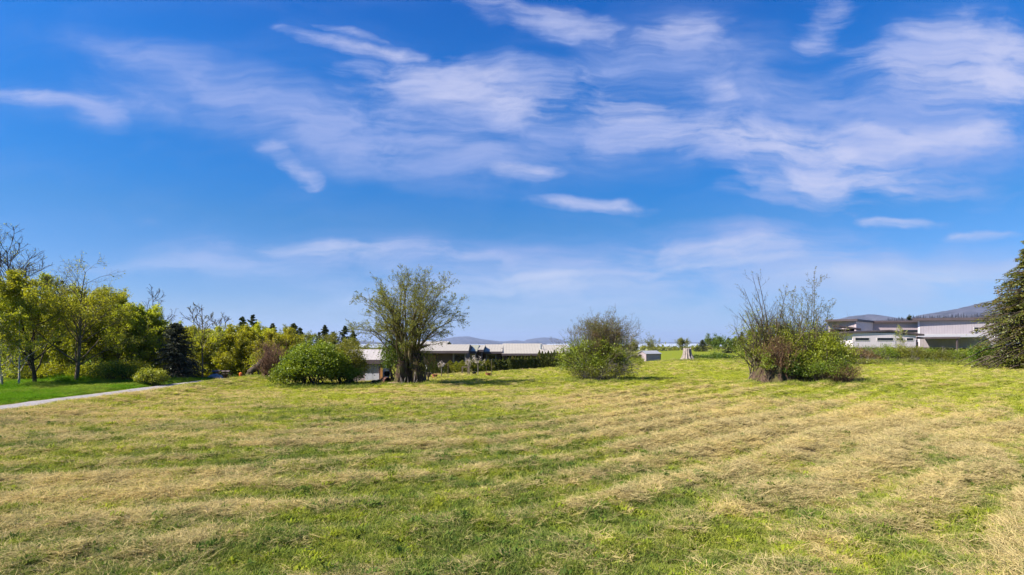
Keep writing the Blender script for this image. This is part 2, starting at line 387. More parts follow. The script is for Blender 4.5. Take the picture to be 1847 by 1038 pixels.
# grass blades: colour comes from where the clump stands (instance attributes)
def blade_mat():
    m, t, b = mat('grass_blade'); t.n.remove(b)
    dry = t.new('ShaderNodeAttribute', attribute_name='dry', attribute_type='INSTANCER').outputs['Fac']
    lush = t.new('ShaderNodeAttribute', attribute_name='lush', attribute_type='INSTANCER').outputs['Fac']
    tone = t.new('ShaderNodeAttribute', attribute_name='tone', attribute_type='INSTANCER').outputs['Fac']
    var = t.new('ShaderNodeAttribute', attribute_name='var').outputs['Fac']
    g0 = t.mix(tone, (.08, .14, .025), (.37, .40, .02))
    g1 = t.mix(var, g0, t.mix(.5, g0, (.44, .44, .12)))
    g2 = t.mix(lush, g1, (.12, .25, .012))
    h0 = t.mix(tone, (.56, .44, .22), (.70, .53, .22))
    h1 = t.mix(var, h0, t.mix(.5, h0, (.24, .24, .07)))
    col = t.mix(t.mapr(t.math('MULTIPLY_ADD', var, .44, t.math('SUBTRACT', dry, .22)), .30, .70), g2, h1)
    di = t.new('ShaderNodeBsdfDiffuse'); tr = t.new('ShaderNodeBsdfTranslucent')
    t.l.new(col, di.inputs[0]); t.l.new(col, tr.inputs[0])
    mx = t.new('ShaderNodeMixShader'); mx.inputs[0].default_value = .35
    t.l.new(di.outputs[0], mx.inputs[1]); t.l.new(tr.outputs[0], mx.inputs[2])
    t.l.new(mx.outputs[0], t.n['Material Output'].inputs[0])
    return m
M['blade'] = blade_mat()

# gravel
m, t, b = mat('gravel'); M['gravel'] = m
P = t.new('ShaderNodeNewGeometry').outputs['Position']
vo = t.new('ShaderNodeTexVoronoi'); t.l.new(P, vo.inputs['Vector']); vo.inputs['Scale'].default_value = 22
c = t.mix(t.mapr(t.noise(P, 2.2, 5, .7), .3, .7), (.16, .145, .145), (.26, .24, .24))
sp = t.new('ShaderNodeSeparateColor'); t.l.new(vo.outputs['Color'], sp.inputs[0])
c = t.mix(t.math('MULTIPLY', sp.outputs[0], .5), c, (.36, .33, .33))
t.put(b.inputs['Base Color'], c); b.inputs['Roughness'].default_value = .9
bp = t.new('ShaderNodeBump'); bp.inputs['Distance'].default_value = .02; t.l.new(vo.outputs['Distance'], bp.inputs['Height']); t.l.new(bp.outputs[0], b.inputs['Normal'])
# water
m, t, b = mat('sea_water'); M['water'] = m
P = t.new('ShaderNodeNewGeometry').outputs['Position']
b.inputs['Base Color'].default_value = (.42, .45, .48, 1); b.inputs['Roughness'].default_value = .35; b.inputs['IOR'].default_value = 1.33  # base colour lightened to stand in for sun glare on the sea
bp = t.new('ShaderNodeBump'); bp.inputs['Distance'].default_value = .25; bp.inputs['Strength'].default_value = .6
t.l.new(t.noise(P, .25, 5, .6), bp.inputs['Height']); t.l.new(bp.outputs[0], b.inputs['Normal'])
M['forest_hill'] = simple('forest_hill', (.05, .05, .065), .95, var=.5, nscale=.012)  # forest tone with some purple-blue distance haze mixed into the colour
# metal roofing with standing seams running down the slope
def seam_mat(name, c, axis=0, pitch=.45, rough=.45, metal=.4, depth=.02, var=.06):
    m, t, b = mat(name)
    tcn = t.new('ShaderNodeTexCoord'); s = t.new('ShaderNodeSeparateXYZ'); t.l.new(tcn.outputs['Object'], s.inputs[0])
    f = t.math('FRACT', t.math('DIVIDE', s.outputs[axis], pitch))
    rib = t.math('GREATER_THAN', t.math('ABSOLUTE', t.math('SUBTRACT', f, .5)), .43)
    n = t.noise(tcn.outputs['Object'], .8, 4, .6)
    c0 = tuple(q*(1-var) for q in c); c1 = tuple(min(1, q*(1+var)) for q in c)
    col = t.mix(t.mapr(n, .3, .7), c0, c1)
    t.put(b.inputs['Base Color'], t.mix(t.math('MULTIPLY', rib, .25), col, tuple(q*.55 for q in c)))
    b.inputs['Roughness'].default_value = rough; b.inputs['Metallic'].default_value = metal
    bp = t.new('ShaderNodeBump'); bp.inputs['Distance'].default_value = depth; t.l.new(rib, bp.inputs['Height']); t.l.new(bp.outputs[0], b.inputs['Normal'])
    return m
M['roof_metal'] = seam_mat('roof_metal', (.37, .33, .265), 0, .45, .55, .15)
M['roof_olive'] = seam_mat('roof_olive', (.30, .29, .20), 0, .45, .5, .15)
M['roof_grey'] = seam_mat('roof_grey', (.34, .34, .35), 0, .5, .5, .2)
M['roof_shed'] = seam_mat('roof_shed', (.42, .38, .36), 0, .3, .5, .2)
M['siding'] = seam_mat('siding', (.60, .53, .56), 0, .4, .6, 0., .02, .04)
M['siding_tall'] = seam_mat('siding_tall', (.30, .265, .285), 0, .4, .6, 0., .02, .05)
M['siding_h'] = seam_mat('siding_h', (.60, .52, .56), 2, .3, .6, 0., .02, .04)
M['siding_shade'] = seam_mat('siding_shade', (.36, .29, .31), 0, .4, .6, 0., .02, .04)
M['shed_wall'] = seam_mat('shed_wall', (.34, .27, .29), 0, .22, .7, 0., .015, .08)
M['white_panel'] = seam_mat('white_panel', (.42, .43, .50), 0, .5, .5, 0., .015, .04)
M['fascia'] = simple('fascia', (.085, .065, .07), .5, nscale=1)
M['house_wall'] = simple('house_wall', (.075, .05, .045), .8, nscale=1)
M['house_grey'] = simple('house_grey', (.20, .185, .17), .8, nscale=1)
M['house_wood'] = simple('house_wood', (.22, .12, .05), .7, nscale=2, var=.3)
M['house_tan'] = simple('house_tan', (.50, .38, .18), .7, nscale=2)
M['plinth'] = simple('plinth', (.13, .085, .075), .9, nscale=2, var=.2)
M['trim'] = simple('trim', (.55, .52, .5), .6)
M['glass'] = simple('window_glass', (.012, .013, .015), .08, spec=.6, var=.0)
M['post_wood'] = simple('post_wood', (.36, .17, .055), .7, var=.25, nscale=5)
M['wood_grey'] = simple('wood_grey', (.14, .11, .08), .9, var=.3, nscale=6, bump=.01)
M['terracotta'] = simple('terracotta', (.30, .12, .06), .8, var=.25)
M['black_plastic'] = simple('black_plastic', (.015, .015, .018), .5)
M['rubber'] = simple('rubber', (.018, .017, .016), .85, bump=.01)
M['rust'] = simple('rust', (.11, .05, .035), .85, var=.4, nscale=8)
M['grey_metal'] = simple('grey_metal', (.35, .37, .38), .4, .5)
M['white_fence'] = seam_mat('white_fence', (.62, .56, .58), 0, .15, .7, 0., .01, .08)
M['stone'] = simple('stone', (.30, .27, .26), .9, var=.3, nscale=4, bump=.03, bscale=8)
M['mulch'] = simple('mulch', (.20, .12, .10), .95, var=.35, nscale=5, bump=.04, bscale=14)
M['orange'] = simple('orange_paint', (.70, .17, .03), .5, var=.1)
M['white_paint'] = simple('white_paint', (.78, .77, .74), .5, var=.04)
M['hay_pile'] = simple('hay_pile', (.24, .17, .10), 1, var=.4, nscale=9, bump=.05, bscale=20)
M['hollow'] = simple('hollow', (.03, .022, .016), 1, var=.4, nscale=9, bump=.05, bscale=8)

# ------------------------------------------------------------------ the setting: ground, sea, road, hills
def axis_steps(a):
    out = [a[0][0]]
    for (lo, hi, s0, s1) in a:
        x = lo; L = hi-lo
        while x < hi-1e-6:
            f = (x-lo)/L; x += s0*(s1/s0)**f; out.append(min(x, hi))
    return np.array(out)
ys = axis_steps([(-60, 5, 3, .5), (5, 30, .08, .14), (30, 110, .16, .9), (110, 400, 1.2, 12), (400, 26000, 14, 1500)])
xr = axis_steps([(0, 26, .10, .14), (26, 100, .2, 1.5), (100, 400, 2, 20), (400, 22000, 25, 1500)])
xs = np.concatenate([-xr[::-1][:-1], xr])
GX, GY = np.meshgrid(xs, ys)
GZ = field_height(GX, GY)
gd, _, _ = dryness(GX, GY)
def lushness(x, y):
    x = np.asarray(x, float); y = np.asarray(y, float)
    v = (1-sstep(x, -26.2, -24.8))*sstep(x, -45, -38)*0 + (1-sstep(x, -26.0, -24.6))
    hill = sstep(y, 92, 104)*sstep(x, 12, 20)*.42
    return np.clip(v*(1-sstep(y, 300, 500)) + hill*(1-sstep(y, 300, 500)), 0, 1)
gl = lushness(GX, GY)
gd = gd*(1-gl)*(1-sstep(GY, 85, 100)) + 0.35*sstep(GY, 250, 800)*fbm(GX*.004, GY*.004, 4, 3)*1.6
ny, nx = GX.shape
idx = np.arange(nx*ny).reshape(ny, nx)
Q = np.stack([idx[:-1, :-1], idx[:-1, 1:], idx[1:, 1:], idx[1:, :-1]], -1).reshape(-1, 4)
grd = np_obj('ground', np.stack([GX, GY, GZ], -1).reshape(-1, 3), Q, M['ground'], smooth=True, attrs={'dry': gd.ravel(), 'lush': gl.ravel()})
tag(grd, kind='structure')
sea = PB().poly([(-30000, 2500, -40), (30000, 2500, -40), (30000, 30000, -40), (-30000, 30000, -40)]).build('sea', M['water'])
tag(sea, kind='structure')
# gravel driveway
ry_ = np.concatenate([np.arange(-30, 76, .35)])
cx = -23.6 - 1.2*sstep(ry_, 44, 54) + 5*sstep(ry_, 56, 72)
k = 9; V = []
for j in range(k):
    o_ = (j/(k-1)-.5)*2
    hw = 1.42 + .34*(fbm(ry_*1.1, ry_*0+o_*3, 14, 4)-.5)*2
    x_ = cx+o_*hw
    V.append(np.stack([x_, ry_, field_height(x_, ry_)+.035-.03*abs(o_)**6+.012*np.cos(o_*9)], -1))
V = np.stack(V, 1).reshape(-1, 3); n_ = len(ry_); idx = np.arange(n_*k).reshape(n_, k)
Q = np.stack([idx[:-1, :-1], idx[:-1, 1:], idx[1:, 1:], idx[1:, :-1]], -1).reshape(-1, 4)
tag(np_obj('gravel_driveway', V, Q, M['gravel'], smooth=True), kind='structure')

def ridge(name, prof, depth, thick, zbase, seed=0, rough=0.06, teeth=0.0, step=None):
    """long mound: prof = [(photo col, photo row of crest)] at a given distance"""
    xs_ = np.array([gx(p, depth) for p, _ in prof]); hs_ = np.array([zz(q, depth) for _, q in prof])
    n = 260; x = np.linspace(xs_[0], xs_[-1], n); h = np.interp(x, xs_, hs_)
    hk = h.copy()
    for _ in range(3): hk[1:-1] = (hk[:-2]+hk[1:-1]+hk[2:])/3
    amp = np.maximum(hk-zbase, 1)
    m = 17; rows = []
    for j in range(m):
        s = j/(m-1)*2-1
        f = (1-s*s)**.8
        w_ = fbm(x/thick*3, np.full(n, s*2.), seed, 4)-.5
        zrow = zbase + amp*f*(1+w_*rough*4*(1-f)) + (teeth*(vnoise(x/(depth*.0022), np.full(n, s*9), seed+3)**2) if abs(s) < .3 else 0)
        rows.append(np.stack([x, np.full(n, depth)+s*thick, zrow-(2 if abs(s) > .99 else 0)], -1))
    V = np.stack(rows, 0).reshape(-1, 3); idx = np.arange(n*m).reshape(m, n)
    Q = np.stack([idx[:-1, :-1], idx[:-1, 1:], idx[1:, 1:], idx[1:, :-1]], -1).reshape(-1, 4)
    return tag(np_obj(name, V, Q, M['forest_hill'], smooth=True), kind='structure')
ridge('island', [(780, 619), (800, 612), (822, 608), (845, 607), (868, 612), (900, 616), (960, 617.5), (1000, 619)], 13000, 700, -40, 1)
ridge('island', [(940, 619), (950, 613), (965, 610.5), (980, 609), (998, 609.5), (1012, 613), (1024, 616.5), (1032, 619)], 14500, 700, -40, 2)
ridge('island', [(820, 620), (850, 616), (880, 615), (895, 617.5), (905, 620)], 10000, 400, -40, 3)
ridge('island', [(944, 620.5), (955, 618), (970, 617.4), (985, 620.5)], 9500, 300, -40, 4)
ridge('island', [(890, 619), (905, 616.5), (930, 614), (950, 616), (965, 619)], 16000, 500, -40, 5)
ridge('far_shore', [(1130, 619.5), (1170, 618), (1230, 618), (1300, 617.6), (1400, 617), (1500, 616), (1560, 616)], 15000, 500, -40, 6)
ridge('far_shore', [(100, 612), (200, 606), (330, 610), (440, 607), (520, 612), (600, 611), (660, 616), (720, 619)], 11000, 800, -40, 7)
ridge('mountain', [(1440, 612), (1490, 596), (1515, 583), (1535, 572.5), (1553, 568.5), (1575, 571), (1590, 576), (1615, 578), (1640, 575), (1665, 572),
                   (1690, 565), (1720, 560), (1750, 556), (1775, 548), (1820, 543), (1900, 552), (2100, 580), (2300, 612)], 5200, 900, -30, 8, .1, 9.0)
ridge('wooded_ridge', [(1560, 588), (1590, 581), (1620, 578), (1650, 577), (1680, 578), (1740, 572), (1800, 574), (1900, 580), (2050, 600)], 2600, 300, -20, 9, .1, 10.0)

rg_ = np.random.default_rng(64); n_ = 1500
xr_ = rg_.uniform(gx(1560, 2500), gx(2050, 2500), n_); pr_ = np.array([(1560, 583), (1590, 578), (1620, 575), (1650, 574), (1680, 575), (1740, 571), (1800, 569), (1900, 575), (2050, 596)], float)
yd_ = rg_.uniform(2350, 2650, n_); zr_ = zz(np.interp(xr_/2600*F+923.5, pr_[:, 0], pr_[:, 1]), 2600)-(rg_.uniform(0, 1, n_)**.5)*26
V_ = []; Q_ = []
for k_ in range(3):
    a_ = math.pi*k_/3; hw_ = rg_.uniform(2.2, 4.5, n_); ht_ = rg_.uniform(9, 19, n_); c_ = np.stack([xr_, yd_, zr_], 1)
    dx_ = np.stack([math.cos(a_)*hw_, math.sin(a_)*hw_, 0*hw_], 1); up_ = np.stack([0*ht_, 0*ht_, ht_], 1)
    V_.append(np.stack([c_-dx_, c_+dx_, c_+up_+dx_*.05, c_+up_-dx_*.05], 1).reshape(-1, 3)); Q_.append(np.arange(n_*4).reshape(n_, 4)+k_*n_*4)
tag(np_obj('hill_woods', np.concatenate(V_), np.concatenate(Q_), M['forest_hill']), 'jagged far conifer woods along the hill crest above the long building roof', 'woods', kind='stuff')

# ------------------------------------------------------------------ plants
def unit(v): return v/np.maximum(np.linalg.norm(v, axis=-1, keepdims=True), 1e-9)
def tubes(pts, rad, sides):
    n, m, _ = pts.shape
    t = np.empty_like(pts); t[:, 1:-1] = pts[:, 2:]-pts[:, :-2]; t[:, 0] = pts[:, 1]-pts[:, 0]; t[:, -1] = pts[:, -1]-pts[:, -2]
    t = unit(t); ref = np.where(np.abs(t[..., 2:3]) > .9, np.array([1., 0, 0]), np.array([0, 0, 1.]))
    a = unit(np.cross(t, ref)); b = np.cross(t, a)
    th = np.arange(sides)*2*math.pi/sides
    V = pts[:, :, None]+rad[:, :, None, None]*(np.cos(th)[:, None]*a[:, :, None]+np.sin(th)[:, None]*b[:, :, None])
    idx = np.arange(n*m*sides).reshape(n, m, sides)
    i2 = np.roll(idx, -1, 2)
    Q = np.stack([idx[:, :-1], i2[:, :-1], i2[:, 1:], idx[:, 1:]], -1).reshape(-1, 4)
    return V.reshape(-1, 3), Q
def grow(rng, P, D, L, Rr, levels, first=None):
    """levels: list of dict(seg, wander, up, kids, ratio, ang, t0); returns per level (pts, radii)"""
    out = []
    for li, s in enumerate(levels):
        n = len(P); m = s['seg']
        pts = np.empty((n, m+1, 3)); pts[:, 0] = P; dirs = np.empty((n, m+1, 3)); dirs[:, 0] = D
        d = D.copy(); p = P.copy()
        for k in range(m):
            d = unit(d+rng.normal(0, s['wander'], d.shape)+np.array([0, 0, s.get('up', 0)]))
            p = p+d*(L/m)[:, None]; pts[:, k+1] = p; dirs[:, k+1] = d
        tt = np.linspace(0, 1, m+1)
        if li == 0 and first is not None:
            pts = first; dirs[:, 1:] = unit(first[:, 1:]-first[:, :-1]); dirs[:, 0] = dirs[:, 1]
        rad = Rr[:, None]*(1-tt*(1-s.get('taper', .25)))[None]
        out.append((pts, rad))
        kids = s.get('kids', 0)
        if not kids: break
        t = rng.uniform(s['t0'], 1, (n, kids)); t[:, 0] = rng.uniform(.85, 1, n)
        f = t*m; i = np.minimum(f.astype(int), m-1); fr = (f-i)[..., None]
        rows = np.arange(n)[:, None]
        cp = pts[rows, i]*(1-fr)+pts[rows, i+1]*fr
        cd = dirs[rows, i+1]
        rnd = unit(rng.normal(0, 1, cd.shape)); perp = unit(np.cross(cd, rnd))
        an = rng.normal(s['ang'], s['ang']*.25, t.shape)[..., None]
        nd = unit(cd*np.cos(an)+perp*np.sin(an))
        sh = s.get('shape', lambda q: 1-.45*q)(t)
        P = cp.reshape(-1, 3); D = nd.reshape(-1, 3)
        Lc = (L[:, None]*s['ratio']*sh*rng.uniform(.7, 1.25, t.shape)).reshape(-1)
        Rc = (Rr[:, None]*(1-t*(1-s.get('taper', .25)))*s.get('rr', .5)).reshape(-1)
        L = Lc; Rr = Rc
    return out
def leaf_quads(rng, C, size, asp=.6, flat=0.0, d=None, spread=.35):
    n = len(C)
    a = unit(rng.normal(0, 1, (n, 3))*np.array([1, 1, 1-flat])) if d is None else unit(d+rng.normal(0, spread, (n, 3)))
    b = unit(np.cross(a, rng.normal(0, 1, (n, 3)))*1.0)
    s = (size*rng.uniform(.6, 1.35, n))[:, None]
    V = np.stack([C-a*s*.5, C+b*s*asp*.5, C+a*s*.5, C-b*s*asp*.5], 1).reshape(-1, 3)
    Q = np.arange(n*4).reshape(n, 4)
    return V, Q
def vv(rng, n, C=None, k=.5, sc_=1.0):
    v = rng.uniform(0, 1, n)
    if C is not None: v = v*(1-k)+k*np.clip((fbm(C[:, 0]*sc_+C[:, 2]*sc_*1.3, C[:, 1]*sc_+C[:, 2]*sc_*.7, 55, 3)-.5)*2.2+.5, 0, 1)
    return np.repeat(v, 4)
def merge(parts):
    V = []; Q = []; o = 0
    for v, q in parts: V.append(v); Q.append(q+o); o += len(v)
    return np.concatenate(V), np.concatenate(Q)
def wood(out, name, m, parent, sides=(7, 5, 4, 3, 3), rmin=(.004, .004, .004, .004, .004)):
    V, Q = merge([tubes(p, np.maximum(r, rmin[min(i, 4)]), sides[min(i, 4)]) for i, (p, r) in enumerate(out)])
    return np_obj(name, V, Q, m, parent, smooth=True)
def along(rng, out, lev, per, jit, t0=.1):
    pts = out[lev][0]; n, m, _ = pts.shape
    t = rng.uniform(t0, 1, (n, per))*(m-1); i = np.minimum(t.astype(int), m-2); f = (t-i)[..., None]
    r = np.arange(n)[:, None]
    C = (pts[r, i]*(1-f)+pts[r, i+1]*f).reshape(-1, 3)
    return C+rng.normal(0, jit, C.shape)
def gz(x, y): return float(field_height(np.array([x]), np.array([y]))[0])

def broadleaf(seed, label, x, y, h, spread, lm, bm, name='alder_tree', leaf=.10, per=5, trunk_r=None, bare_top=False, kids=(16, 6, 5), stems=1, up=.10, ang=.85, cat='tree', group=None, low=.18, sink=.1, leafy=(2, 3), asp=.6):
    rng = np.random.default_rng(seed)
    t = thing(name, label, cat, (x, y, gz(x, y)-sink), rng.uniform(0, 6), group)
    tr = trunk_r or h*.018+.03
    P = np.zeros((stems, 3)); P[:, :2] = rng.normal(0, .12*(stems > 1), (stems, 2))
    D = unit(np.array([0, 0, 1.])+np.concatenate([rng.normal(0, .28 if stems > 1 else .04, (stems, 2)), np.zeros((stems, 1))], 1))
    L = h*rng.uniform(.8, 1.0, stems) if stems > 1 else np.array([h*.97])
    lv = [dict(seg=9, wander=.05, up=.06, kids=kids[0], t0=low, ratio=spread/h*1.25, ang=ang, rr=.48, taper=.12, shape=lambda q: 1.15-.85*q),
          dict(seg=6, wander=.12, up=up, kids=kids[1], t0=.2, ratio=.5, ang=.7, rr=.5, taper=.3),
          dict(seg=4, wander=.14, up=up*.7, kids=kids[2], t0=.15, ratio=.5, ang=.7, rr=.55, taper=.4),
          dict(seg=3, wander=.18, up=.05, taper=.5)]
    out = grow(rng, P, D, L, np.full(stems, tr), lv)
    wood(out, 'trunk', bm, t, rmin=(.03, .022, .013, .008, .006) if y > 46 else (.004,)*5)
    C = np.concatenate([along(rng, out, q, per if q > 1 else 3, leaf*.9) for q in leafy])
    if bare_top:
        keep = rng.uniform(0, 1, len(C)) > sstep(C[:, 2], h*bare_top, h*(bare_top+.12))*.97; C = C[keep]
    if len(C):
        V, Q = leaf_quads(rng, C, leaf, asp)
        np_obj('crown', V, Q, lm, t, var=vv(rng, len(C), C, .55, .9))
    return t
def conifer(seed, label, x, y, h, rad, lm, bm, name='conifer_tree', nb=150, per=26, leaf=.22, droop=.25, base=.06, prof=1.0, cat='tree', group=None, irregular=.25, sink=.1, asp=.4, lift=0.1):
    rng = np.random.default_rng(seed)
    t = thing(name, label, cat, (x, y, gz(x, y)-sink), rng.uniform(0, 6), group)
    tt = base+(1-base)*rng.uniform(0, 1, nb)**.9
    az = rng.uniform(0, 2*math.pi, nb)
    Lb = rad*((1-tt)/(1-base))**prof*rng.uniform(1-irregular*1.6, 1+irregular, nb)+.05*rad
    P = np.stack([np.zeros(nb), np.zeros(nb), tt*h], 1)
    D = unit(np.stack([np.cos(az), np.sin(az), lift+.5*tt], 1))
    out = grow(rng, P, D, Lb, np.full(nb, .012*h)*(1-tt*.8), [dict(seg=5, wander=.09, up=-droop*.35, taper=.2)])
    tp = np.stack([rng.normal(0, .02, 8), rng.normal(0, .02, 8), np.linspace(0, h, 8)], 1)[None]; tp[:, 0, :2] = 0
    tv = tubes(tp, np.linspace(h*.02+.03, .01, 8)[None], 7)
    V, Q = merge([tv, tubes(out[0][0], out[0][1], 3)])
    np_obj('trunk', V, Q, bm, t, smooth=True)
    pts = out[0][0]; n = len(pts)
    tq = rng.uniform(.12, 1.0, (n, per)); f = tq*5; i = np.minimum(f.astype(int), 4); fr = (f-i)[..., None]
    r = np.arange(n)[:, None]; C = pts[r, i]*(1-fr)+pts[r, i+1]*fr; dd = pts[r, i+1]-pts[r, i]
    side = unit(np.cross(dd, np.array([0, 0, 1.])))*rng.uniform(-1, 1, (n, per, 1))*(1-tq[..., None]*.6)*(Lb*.28)[:, None, None]
    C = C+side; C[..., 2] -= np.abs(side).sum(-1)*.35+rng.uniform(0, .04, (n, per))*h*.3
    dl = unit(unit(dd)+1.2*unit(side+1e-6)+np.array([0, 0, -.35]))
    C = C.reshape(-1, 3); dl = dl.reshape(-1, 3)
    V, Q = leaf_quads(rng, C, leaf, asp, d=dl, spread=.3)
    np_obj('crown', V, Q, lm, t, var=vv(rng, len(C), C, .4, 1.2))
    return t
def shrub(seed, label, x, y, rx, ry, h, lm, bm, name='shrub', leaf=.09, ncl=260, per=55, cl=.22, stems=30, twigs=True, cat='shrub', group=None, asp=.6, lobes=.35, low=.0, rz=None, twig_top=0.0, shell=.55, lean=(0, 0)):
    rng = np.random.default_rng(seed)
    t = thing(name, label, cat, (x, y, gz(x, y)-.04), 0 if rz is None else rz, group)
    az = rng.uniform(0, 2*math.pi, ncl); cz = rng.uniform(-.15, 1, ncl)
    rr = rng.uniform(shell, 1, ncl)**.6
    lob = 1+lobes*(2*fbm(np.cos(az)*1.6+cz*1.7+seed, np.sin(az)*1.6+cz*1.3, seed, 3)-1)*1.6
    s = np.sqrt(np.clip(1-cz**2*.9, .05, 1))*rr*lob
    C = np.stack([np.cos(az)*s*rx, np.sin(az)*s*ry, h*(.42+.55*cz*rr*lob)], 1)
    C[:, 0] += lean[0]*C[:, 2]; C[:, 1] += lean[1]*C[:, 2]
    C[:, 2] = np.maximum(C[:, 2], .08+low*h)
    # stems reach into the clumps
    ns = stems; tgt = C[rng.choice(ncl, ns)]
    b0 = np.stack([rng.normal(0, rx*.22, ns), rng.normal(0, ry*.22, ns), np.zeros(ns)], 1)
    D = unit(tgt-b0+np.array([0, 0, h*.15])); L = np.linalg.norm(tgt-b0, axis=1)*(1.02+twig_top)
    out = grow(rng, b0, D, L, np.full(ns, .012*h+.006), [dict(seg=5, wander=.09, up=.03, kids=5, t0=.35, ratio=.42, ang=.55, rr=.5, taper=.3),
               dict(seg=4, wander=.14, up=.08, kids=4, t0=.2, ratio=.5, ang=.6, rr=.6, taper=.4), dict(seg=3, wander=.18, up=.08, taper=.5)])
    wood(out, 'stems', bm, t, (5, 3, 3, 3))
    if per:
        cc = np.repeat(C, per, 0); cs = np.repeat(rng.uniform(.6, 1.3, ncl), per)*cl
        LC = cc+rng.normal(0, 1, cc.shape)*cs[:, None]*np.array([1, 1, .75])
        LC[:, 2] = np.abs(LC[:, 2])+.02
        V, Q = leaf_quads(rng, LC, leaf, asp)
        np_obj('foliage', V, Q, lm, t, var=vv(rng, len(LC), LC, .5, 1.3))
    return t
def columnar(seed, label, x, y, h, rad, lm, name='columnar_cedar', cat='hedge tree', group=None, n=2200, leaf=.11):
    rng = np.random.default_rng(seed)
    t = thing(name, label, cat, (x, y, gz(x, y)-.05), 0, group)
    z = rng.uniform(.02, 1, n)**1.0; az = rng.uniform(0, 2*math.pi, n)
    pr = np.where(z < .35, .75+.25*z/.35, 1-((z-.35)/.65)**1.7)*rad
    pr = pr*(1+.35*(fbm(np.cos(az)*2+z*6, np.sin(az)*2+z*4, seed, 3)-.5)*2)*rng.uniform(.72, 1.05, n)
    C = np.stack([np.cos(az)*pr, np.sin(az)*pr, z*h], 1)
    d = unit(np.stack([np.cos(az)*.35, np.sin(az)*.35, np.full(n, 1.)], 1))
    V, Q = leaf_quads(rng, C, leaf*1.4, .5, d=d, spread=.3)
    np_obj('crown', V, Q, lm, t, var=vv(rng, n, C, .5, 2.0))
    tv = tubes(np.array([[[0, 0, 0], [0, 0, h*.5], [0, 0, h*.92]]], float), np.array([[.05, .035, .01]]), 5)
    np_obj('trunk', *tv, M['bark_dark'], t)
    return t
def stump_mesh(rng, h, rb, rt, flutes=9, depth=.22, jag=.35, sides=72, rings=22, hollow=False, lean=(0, 0), flare=2.2):
    th = np.linspace(0, 2*math.pi, sides, endpoint=False); sd_ = int(rng.integers(1000))
    rows = []
    top = h*(1-jag*vnoise(np.cos(th)*3+5, np.sin(th)*3, sd_)*np.ones(sides))
    for j in range(rings):
        t = j/(rings-1)
        r = rt+(rb-rt)*(1-t)**flare
        fl = 1+depth*(1-.55*t)*(np.abs(np.sin(th*flutes/2+1.3*fbm(np.cos(th)*2, np.sin(th)*2+t*1.3, sd_+2, 2)*2))-.55)
        nz = 1+.16*(fbm(np.cos(th)*5+t*2, np.sin(th)*5+t*3, sd_+5, 4)-.5)*2
        rr = r*fl*nz*(1+.25*(1-t)**3*(vnoise(np.cos(th)*2, np.sin(th)*2, sd_+9)-.4))
        z = t*top
        rows.append(np.stack([np.cos(th)*rr+lean[0]*z, np.sin(th)*rr+lean[1]*z, z], 1))
    # inner wall going down: a rotted centre
    for f, dz in ((.80, -.05), (.6, -.30), (.0, -.42)):
        b_ = rows[rings-1].copy(); c = b_.mean(0)
        b_[:, :2] = c[:2]+(b_[:, :2]-c[:2])*max(f, .02); b_[:, 2] += dz*h
        rows.append(b_)
    V = np.stack(rows, 0); m = len(V); idx = np.arange(m*sides).reshape(m, sides); i2 = np.roll(idx, -1, 1)
    Q = np.stack([idx[:-1], i2[:-1], i2[1:], idx[1:]], -1).reshape(-1, 4)
    return V.reshape(-1, 3), Q

